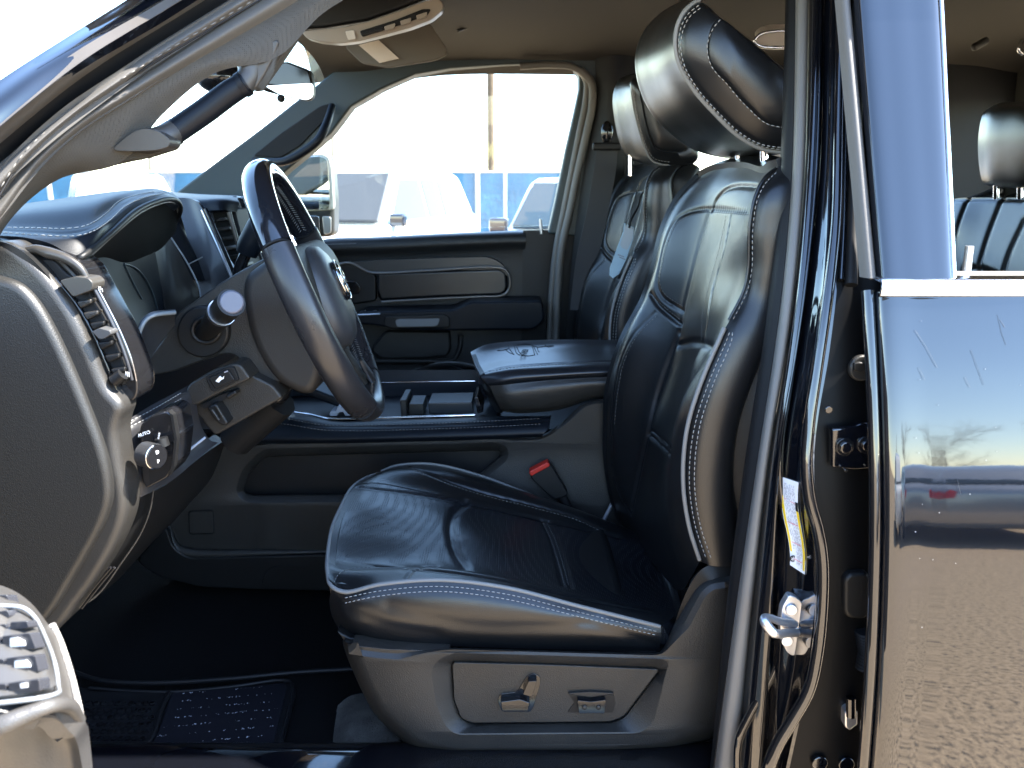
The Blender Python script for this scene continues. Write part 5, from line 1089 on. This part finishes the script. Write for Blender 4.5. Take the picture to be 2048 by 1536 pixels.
# bright belt moulding
bm_ = patch("belt_moulding", [[(x,yb_+.012,zb+.0165) for x in (.395,.40,.8,1.45)],[(x,yb_-.004,zb+.013) for x in (.3965,.40,.8,1.45)],[(x,yb_-.007,zb+.004) for x in (.396,.40,.8,1.45)],[(x,yb_-.004,zb-.004) for x in (.3965,.40,.8,1.45)],[(x,yb_+.004,zb-.0055) for x in (.397,.40,.8,1.45)]], mat("belt_chrome",(.80,.81,.83),.14,metal=1), rd, world=True, nu=6, nv=5, thick=.004)
tube("belt_dark_line", [np.array((.40,yb_-.001,zb-.007)), np.array((1.45,yb_-.001,zb-.007))], .0022, RUD, rd)  # thin dark line below the moulding
zt_ = [1.500,1.60,1.70,1.80,1.90,1.98]
def yt(z): return .893 + (z-1.50)*.40
patch("pillar_applique", [[(.398-.004*(z-1.5)*5,yt(z)+.01,z),(.402-.004*(z-1.5)*5,yt(z)-.001,z),(.425,yt(z)-.004,z),(.45,yt(z)-.004,z),(.474+.035*(z-1.5),yt(z)-.001,z),(.4775+.035*(z-1.5),yt(z)+.012,z)] for z in zt_], PAD, rd, world=True, nu=6, nv=6, thick=.006)
patch("frame_seal", [[(.383-.01*(z-1.5)*3,yt(z)+.02,z),(.388-.01*(z-1.5)*3,yt(z)+.006,z),(.394-.012*(z-1.5)*3,yt(z)+.006,z),(.3985-.01*(z-1.5)*3,yt(z)+.014,z)] for z in zt_], RUA, rd, world=True, nu=5, nv=5, thick=.006)
tube("window_trim", [np.array((.4785+.035*(z-1.5), yt(z)+.004, z)) for z in zt_], .0028, mat("trim_chrome",(.9,.9,.9),.1,metal=1), rd, seg=12)
box("inner_frame", (.468,1.04,1.72), (.02,.05,.5), RUD, rd, bevel=.006, rot=Matrix.Rotation(R(-20),3,'X'))
tube("upper_frame", [np.array((.36,1.085,1.955)), np.array((1.45,1.085,1.955))], .03, PAI, rd)
box("rear_frame", (1.42,.99,1.70), (.08,.03,.5), PAI, rd, bevel=.006, rot=Matrix.Rotation(R(-20),3,'X'))
tube("lock_pin", [np.array((.512,.935,1.485)), np.array((.512,.935,1.532))], [.0048,.0046], ZIN, rd, seg=16)
patch("belt_weatherstrip", [[(.482,yb_+.012,zb+.016),(.9,yb_+.012,zb+.016),(1.4,yb_+.012,zb+.016)],[(.482,yb_+.035,zb+.019),(.9,yb_+.035,zb+.019),(1.4,yb_+.035,zb+.019)],[(.482,yb_+.07,zb+.012),(.9,yb_+.07,zb+.012),(1.4,yb_+.07,zb+.012)]], RUB, rd, world=True, nu=5, nv=5, thick=.006)
parts = []
for pts in ([(1830,660),(1850,690),(1875,735)],[(1942,700),(1955,735),(1968,770)],[(1995,630),(2003,665),(2012,690)],[(1838,735),(1850,760)],[(2000,640),(2010,655)],[(1915,960),(1922,990)],[(1930,755),(1940,775)]):
    P_ = []
    for a_, b_ in pts:
        zq = U(a_, b_, .85)[2]; P_.append(U(a_, b_, yz(zq) - .0042))
    parts.append(tubegeo(P_, .00015, 5))
V, F = merge(parts); MK("scratches", V, F, mat("scratch_grey",(.045,.05,.055),.5), rd, recalc=False)
# small scratches and dust on the door skin
parts = []; rq = random.Random(11)
for i in range(26):
    x = rq.uniform(.42,.62); z = rq.uniform(1.12,1.46); parts.append(boxgeo((x, yz(z)-.0035-.002*(x>.6), z), (rq.uniform(.0003,.0008),.0006,rq.uniform(.0003,.0008))))
V, F = merge(parts); MK("dust_specks", V, F, mat("dust",(.3,.3,.3),.8), rd, smooth=False, recalc=False)
# ================================================================== front door, swung open (armrest in view)
fd = thing("front_door", "open driver's door at the picture's lower corner, sunlit armrest with window switches", "car door", (-.8,.9,.9))
AY = .60
arp = [
 [(-120,1160,.62),(-20,1166,.63),(25,1180,.635),(62,1206,.64),(90,1240,.645),(110,1268,.65),(125,1310,.652),(140,1360,.65),(150,1410,.645),(158,1440,.64)],
 [(-120,1200,.56),(-20,1205,.57),(20,1215,.575),(50,1236,.58),(75,1265,.585),(92,1296,.59),(106,1336,.59),(120,1385,.588),(132,1430,.584),(142,1456,.58)],
 [(-120,1395,.50),(-20,1400,.50),(15,1402,.505),(45,1404,.51),(70,1406,.515),(90,1408,.52),(105,1414,.525),(120,1430,.53),(132,1448,.535),(146,1462,.54)],
 [(-120,1440,.49),(-20,1440,.49),(15,1440,.495),(45,1436,.50),(70,1432,.505),(90,1430,.51),(108,1432,.518),(122,1442,.525),(134,1458,.532),(150,1474,.54)]]
apl = mat("armrest_plastic",(.048,.045,.042),.42,bump=('voronoi',700,.25,.0008))
patch("armrest_top", arp, apl, fd, nu=10, nv=12, thick=.012, key="ar2")
patch("armrest_side", [
 [(150,1474,.54),(134,1458,.532),(108,1436,.518),(60,1440,.50),(-20,1470,.49),(-120,1500,.48)],
 [(158,1500,.56),(140,1490,.56),(112,1480,.55),(62,1490,.53),(0,1530,.52),(-120,1560,.51)],
 [(176,1600,.58),(150,1600,.58),(120,1600,.57),(80,1610,.56),(30,1640,.55),(-120,1660,.53)]], mat("armrest_side_plastic",(.04,.038,.036),.4,bump=('voronoi',700,.2,.0008)), fd, nu=8, nv=8, thick=.012)
tube("armrest_ridge", cr([U(*q) for q in [(-60,1478,.487),(0,1452,.487),(50,1430,.495),(100,1412,.505),(140,1412,.53),(160,1440,.55)]],6), [.006,.007,.006,.005,.005,.004], apl, fd, seg=14)
tube("armrest_welt", cr([U(*q) for q in [(104,1250,.648),(122,1290,.652),(140,1345,.65),(154,1400,.645),(162,1440,.63),(160,1458,.60)]],6), .0032, mat("welt_glow",(.3,.28,.26),.6,bump=('noise',900,1,.002)), fd, seg=8)  # stitched edge; its pale colour stands in for the sunlit glow
sp_ = patch("switch_plate", [
 [(-120,1172,.612),(-20,1180,.615),(10,1185,.617),(26,1198,.618),(40,1212,.618),(62,1216,.618)],
 [(-120,1215,.572),(-20,1216,.572),(10,1216,.574),(40,1222,.576),(66,1238,.58),(78,1262,.585)],
 [(-120,1310,.528),(-20,1310,.528),(20,1310,.53),(60,1312,.534),(90,1318,.54),(104,1330,.548)],
 [(-120,1398,.494),(-20,1394,.494),(20,1390,.497),(60,1386,.502),(90,1380,.51),(112,1370,.522)]], mat("switch_plate_satin",(.05,.048,.046),.28), fd, nu=8, nv=8, thick=.006, key="sp2")
tube("plate_rim", cr([U(*q) for q in [(-60,1210,.57),(0,1212,.572),(45,1216,.574),(68,1234,.576),(92,1280,.58),(110,1330,.58),(116,1370,.56),(112,1388,.52),(80,1396,.503),(20,1404,.495),(-60,1412,.49)]],6), .0018, mat("plate_rim_highlight",(.16,.17,.18),.35), fd)  # pale colour paints the highlight along the plate's rim
swm = mat("switch_key",(.035,.036,.042),.25)
def keyc(pts, Y, m=swm, d=.012, nm="window_switch"): return slab(nm, fil(pts,4), Y, d, m, fd, bevel=.0025, ext=(0,.012,-.006))
keyc([(-30,1190),(14,1190),(20,1210),(-30,1210)], .585)
keyc([(-30,1228),(14,1220),(20,1232),(8,1244),(-30,1246)], .562, nm="mirror_knob")
keyc([(20,1244),(54,1242),(58,1256),(20,1260)], .552); keyc([(-30,1250),(12,1248),(14,1260),(-30,1264)], .552)
keyc([(4,1272),(60,1266),(72,1298),(6,1304)], .538); keyc([(-40,1276),(0,1274),(2,1304),(-40,1306)], .538)
keyc([(12,1316),(70,1310),(78,1344),(14,1350)], .521); keyc([(-40,1320),(8,1318),(10,1350),(-40,1354)], .521)
keyc([(16,1366),(78,1358),(80,1382),(18,1390)], .500); keyc([(-40,1368),(12,1368),(12,1392),(-40,1394)], .500)
def mk(pts, Y): slab("switch_symbol", fil(pts,2), Y, .001, WHI, fd, bevel=0, ext=(0,.001,-.0005))
mk([(20,1276),(34,1275),(48,1282),(50,1292),(20,1294)], .5365); mk([(29,1322),(52,1320),(60,1330),(60,1335),(29,1336)], .5195)
mk([(40,1367),(54,1366),(55,1375),(41,1377)], .4985); mk([(-4,1352),(18,1348),(20,1358),(-4,1360)], .5185)
V, F = slabgeo([np.array(p) for p in [(-.80,.93,.55),(-.30,-.12,.55),(-.30,-.12,1.5),(-.80,.93,1.5)]], (-.12,-.06,0)); MK("door_shell", V, F, PAI, fd, bevel=.02)
patch("door_trim_panel", [[(-.79,.92,.58),(-.62,.56,.58),(-.46,.22,.58),(-.31,-.10,.58)],[(-.775,.93,1.0),(-.60,.57,1.0),(-.44,.23,1.0),(-.30,-.09,1.0)],[(-.79,.92,1.48),(-.62,.56,1.48),(-.46,.22,1.48),(-.31,-.10,1.48)]], PLA, fd, world=True, nu=5, nv=5, thick=.01)
# ================================================================== outside
def struct(o): o['kind'] = 'structure'; return o
gm = mat("gravel_lot", (.33,.26,.19), .95, bump=('noise',60,.6,.02)); N = gm.node_tree; b = N.nodes["Principled BSDF"]
tc_ = N.nodes.new("ShaderNodeTexCoord"); vo = N.nodes.new("ShaderNodeTexNoise"); vo.inputs["Scale"].default_value = 38; vo.inputs["Detail"].default_value = 8; vo.inputs["Roughness"].default_value = .75
rp_ = N.nodes.new("ShaderNodeValToRGB"); rp_.color_ramp.elements[0].position = .40; rp_.color_ramp.elements[0].color = (.05,.045,.04,1); rp_.color_ramp.elements[1].position = .50; rp_.color_ramp.elements[1].color = (.37,.27,.165,1)
e = rp_.color_ramp.elements.new(.75); e.color = (.46,.35,.23,1)
N.links.new(tc_.outputs["Object"], vo.inputs["Vector"]); N.links.new(vo.outputs["Fac"], rp_.inputs[0]); N.links.new(rp_.outputs[0], b.inputs["Base Color"])
struct(MK("ground", [(-200,-200,0),(200,-200,0),(200,200,0),(-200,200,0)], [(0,1,2,3)], gm, None, smooth=False, recalc=False))
blu = mat("blue_fence_sheet",(.028,.13,.245),.6,var=.25,vscale=1.2,bump=('noise',6,.5,.05)); pst = mat("galvanised_post",(.45,.46,.47),.5,metal=.3)
FYD = 24
fp = [UX for _ in ()]
fence = thing("fence", "blue sheeted chain link fence with grey posts across the back of the lot", "fence", (0, FYD, 0))
ztop = U(1000,344,FYD)[2]
xs = sorted([U(p,400,FYD-.06)[0] for p in (-760,-420,-80,102,440,700,955,1190,1430,1700,2000,2400)])
V, F = [], []
for i in range(len(xs)-1):
    box("sheet", ((xs[i]+xs[i+1])/2, FYD, ztop/2+.03), (xs[i+1]-xs[i]-.04, .03, ztop-.05), blu, fence, bevel=0)
for x in xs: tube("post", [np.array((x,FYD-.06,0)), np.array((x,FYD-.06,ztop+.10))], .07, pst, fence, seg=10)
tube("top_rail", [np.array((xs[0],FYD-.02,ztop)), np.array((xs[-1],FYD-.02,ztop))], .03, pst, fence, seg=8)
tube("brace", [U(1010,340,FYD-.3), U(1010,470,FYD-.3)], .05, pst, fence, seg=8)
pole = thing("utility_pole", "brown wooden utility pole rising behind the blue fence", "pole", tuple(UZ(982,455,0)*0+np.array((U(982,300,27)[0],27,0))))
px_ = U(982,300,27)[0]
tube("pole_shaft", [np.array((px_,27,0)), np.array((px_,27,9))], [.12,.10], mat("pole_wood",(.10,.07,.045),.9,var=.3,vscale=6), pole, seg=14)
tube("crossarm", [np.array((px_-1,27,8.3)), np.array((px_+1,27,8.3))], .06, bpy.data.materials["pole_wood"], pole, seg=8)
V, F = merge([boxgeo((px_-.10+.05*i,26.8,2.6-.0*i), (.01,.01,.9), Matrix.Rotation(R(35),3,'Y')) for i in range(5)] + [boxgeo((px_-.10+.05*i,26.8,2.6), (.01,.01,.9), Matrix.Rotation(R(-35),3,'Y')) for i in range(5)])
MK("mesh_guard", V, F, mat("guard_yellow",(.5,.4,.15),.6), pole, smooth=False)

wht = mat("white_car_paint",(.78,.79,.80),.12,coat=1); blkp = mat("dark_car_paint",(.012,.016,.028),.1,coat=1); red_ = mat("dark_red_paint",(.12,.01,.01),.1,coat=1); slv = mat("silver_car_paint",(.35,.36,.38),.2,metal=.6,coat=1)
cgl = mat("car_window",(.02,.03,.035),.06,spec=.7); tyr = mat("tyre_rubber",(.02,.02,.02),.8); tl = mat("tail_lamp",(.45,.01,.01),.15); hl = mat("head_lamp",(.7,.72,.75),.1)
def suv(label, loc, rz, paint, h=1.78, group="cars parked in the lot", cat="car", name="parked_suv", L=4.8, Wd=1.9, cut=0.0, glass=None):
    gl_ = glass or cgl
    t = thing(name, label, cat, (0,0,0), group); ORG[t.name] = np.zeros(3)
    hw = Wd/2
    # nose at +x
    side = [(L/2,.55,.86),(L/2-.05,.95,.92),(L/2-.55,1.06,.96),(L/2-1.25,1.12,.97),(-L/2+.15,1.16,.97),(-L/2,1.05,.90),(-L/2-.02,.55,.88),(-L/2+.1,.32,.88),(L/2-.1,.30,.86)]
    V = []
    secs = []
    for x, z, wf in side: pass
    prof = [(p[0], p[1]) for p in side]; P = fil(prof, .18, 5)
    yy = [(-hw,.0),(-hw+.03,.03),(-hw+.12,.06),(0,.08),(hw-.12,.06),(hw-.03,.03),(hw,.0)]
    c = np.array((0,.75)); ring = []
    for y, g in yy:
        s = .93 if abs(y) == hw else (.985 if abs(abs(y)-hw) < .04 else 1)
        ring.append([(c[0]+(p[0]-c[0])*(1-(1-s)*.25), y, c[1]+(p[1]-c[1])*s) for p in P])
    V = [v for r in ring for v in r]; n = len(P)
    F = gridfaces(len(ring), n, closed_c=True) + [tuple(range(n))[::-1], tuple((len(ring)-1)*n+k for k in range(n))]
    MK("body", V, F, paint, t, sharp=45)
    # greenhouse
    gx = [(L/2-1.35,1.10),(L/2-2.05,h-.06),(L/2-2.6,h),(-L/2+.7,h-.02),(-L/2+.38,h-.1),(-L/2+.12,1.12)]
    P = fil(gx, .12, 4); V = []
    for f, y in ((0,-hw+.05),(1,0),(2,hw-.05)):
        for p in P:
            tz = (p[1]-1.1)/(h-1.1); V.append((p[0], (y*(1-.20*tz)) if y else 0, p[1]+(.03*tz if y == 0 else 0)))
    n = len(P); F = gridfaces(3, n, closed_c=True) + [tuple(range(n))[::-1], tuple(2*n+k for k in range(n))]
    MK("cabin", V, F, paint, t, sharp=45)
    def q(name, pts, m, d=(0,0,0)):
        o = MK(name, [np.array(p, float) for p in pts] + [np.array(p, float)+np.array(d) for p in pts], [tuple(range(len(pts))), tuple(range(2*len(pts)-1, len(pts)-1, -1))] + [(i,(i+1)%len(pts),(i+1)%len(pts)+len(pts),i+len(pts)) for i in range(len(pts))], m, t, smooth=False); return o
    wx0, wx1 = L/2-1.36, L/2-2.04; yw = hw-.12
    q("windshield", [(wx0+.02,-yw,1.14),(wx0+.02,yw,1.14),(wx1+.02,yw*.84,h-.09),(wx1+.02,-yw*.84,h-.09)], gl_, (.04,0,.04))
    q("rear_glass", [(-L/2+.16,-yw,1.16),(-L/2+.16,yw,1.16),(-L/2+.40,yw*.84,h-.14),(-L/2+.40,-yw*.84,h-.14)], gl_, (-.015,0,.01))
    for s in (1,-1):
        def yv(z): return s*((hw-.05)*(1-.20*(z-1.1)/(h-1.1)) + .004)
        for a, b_, c_, d_ in ((wx0-.22, wx1-.12, wx1-.72, wx1-.72),(wx1-.80, wx1-.80, -L/2+1.45,-L/2+1.45),(-L/2+1.36,-L/2+1.36,-L/2+.62,-L/2+.48)):
            z0, z1 = 1.15, h-.13
            q("side_window", [(a,yv(z0),z0),(b_,yv(z1),z1),(c_,yv(z1),z1),(d_,yv(z0),z0)], gl_, (0,.01*s,0))
        mm = box("door_mirror", (wx0-.15, s*(hw+.06), 1.17), (.12,.20,.15), blkp if paint is wht else paint, t, bevel=.03)
        for x in (L/2-.95, -L/2+.95):
            wgrp = MK("wheel", *tubegeo([np.array((x,s*(hw-.22),.36)), np.array((x,s*(hw+.0),.36))], .36, 28), tyr, t, bevel=.03)
            MK("rim", *tubegeo([np.array((x,s*(hw-.0),.36)), np.array((x,s*(hw+.012),.36))], [.24,.20], 24), SIL, wgrp)
        q("head_lamp", [(L/2-.02,s*(hw-.12),.80),(L/2-.01,s*(hw-.50),.80),(L/2-.05,s*(hw-.50),.93),(L/2-.10,s*(hw-.12),.93)], hl, (.02,0,0))
        q("tail_lamp", [(-L/2-.01,s*(hw-.07),.88),(-L/2-.01,s*(hw-.17),.90),(-L/2+.02,s*(hw-.20),1.02),(-L/2+.02,s*(hw-.12),1.05),(-L/2+.02,s*(hw-.06),.98)], tl, (-.03,0,0))
    q("grille", [(L/2,-.45,.55),(L/2,.45,.55),(L/2-.03,.45,.82),(L/2-.03,-.45,.82)], RUD, (.02,0,0))
    t.location = loc; t.rotation_euler[2] = rz
    return t
wc = suv("white SUV facing the truck, dusty windshield with a yellow sticker low in its corner", (-2.1, 11.3, 0), R(-106), wht, glass=mat("dusty_window",(.05,.05,.05),.3))
st_ = MK("window_sticker", [np.array(p) for p in [(1.03,-.50,1.22),(1.03,-.64,1.22),(.945,-.62,1.35),(.945,-.48,1.35)]] , [(0,1,2,3)], YEL, wc, smooth=False, recalc=False); st_.location = (.035,0,.02)
suv("white car at the passenger window's rear corner, clear windshield, nose toward the truck", (.98, 9.6, 0), R(-99), wht, h=1.66, L=4.6, name="parked_car")
suv("white SUV seen through the windshield in front of the blue fence", (-7.6, 16.5, 0), R(-60), wht, glass=mat("glare_pale_window",(.30,.31,.31),.2))  # pale glass colour stands in for glare on the windows
suv("silver car parked behind the photographer, tail lamp reflected mid rear door", (5.1,-8.4,0), R(-80), slv, h=1.5, name="parked_car")
suv("white SUV parked behind the photographer, reflected at the rear door's front edge", (2.3,-9.2,0), R(-98), wht)
suv("dark blue car parked behind the photographer, next to the silver car in the reflected row", (8.3,-9.0,0), R(-76), blkp, h=1.5, name="parked_car")
suv("dark red car parked behind the photographer, farthest along the reflected row", (11.8,-9.2,0), R(-74), red_, h=1.5, name="parked_car")
suv("black SUV parked beyond the truck's tail, caught in the towing mirror", (5.6,5.2,0), R(180), blkp)  # added vehicle, takes the place of the truck's own flank in the mirror
# bare trees
bark = mat("glare_pale_bark",(.30,.27,.22),.9)  # bark colour lightened in place of the veiling glare over the branches
def tree(label, x, y, h, seed, group="bare trees around the lot"):
    t = thing("bare_tree", label, "tree", (x,y,0), group); rg = random.Random(seed); br = []; tw = []
    tr = [np.array((x,y,0.))]; 
    for i in range(6): tr.append(tr[-1] + np.array((rg.uniform(-.12,.12),rg.uniform(-.12,.12),h*.11)))
    tube("trunk", cr(tr,3), [.12*h/8,.05*h/8], bark, t, seg=8)
    def grow(p, d, L, r, lev):
        q = [p]; dd = d.copy()
        for i in range(4):
            dd = dd + np.array([rg.uniform(-.25,.25) for _ in range(3)]); dd[2] += .06; dd /= np.linalg.norm(dd); q.append(q[-1] + dd*L/4)
            if lev < 3:
                for _ in range(2 if lev else 2):
                    nd = dd + np.array([rg.uniform(-.9,.9) for _ in range(3)]); nd /= np.linalg.norm(nd); grow(q[-1], nd, L*.55, r*.5, lev+1)
        br.append(tubegeo(q, [r, r*.4], 4, caps=False))
    for i in range(2,7):
        for k in range(2):
            a = rg.uniform(0,6.28); grow(tr[i], np.array((math.cos(a),math.sin(a),.8)), h*.32, .022*h/8, 0)
    V, F = merge(br); MK("crown", V, F, bark, t, sharp=0, recalc=False)
tree("bare tree beyond the blue fence, seen low through the windshield", -13.5, 32, 9, 1); tree("bare tree beyond the fence beside the towing mirror", -7.2, 34, 8, 2)
tree("tall bare tree behind the photographer, reflected at the middle of the rear door", 26, -52, 8, 3); tree("smaller bare tree behind the photographer, reflected near the rear door's front edge", 12, -50, 6.5, 4)
tree("bare tree behind the photographer at the far end of the reflected row", 38, -55, 9, 5)
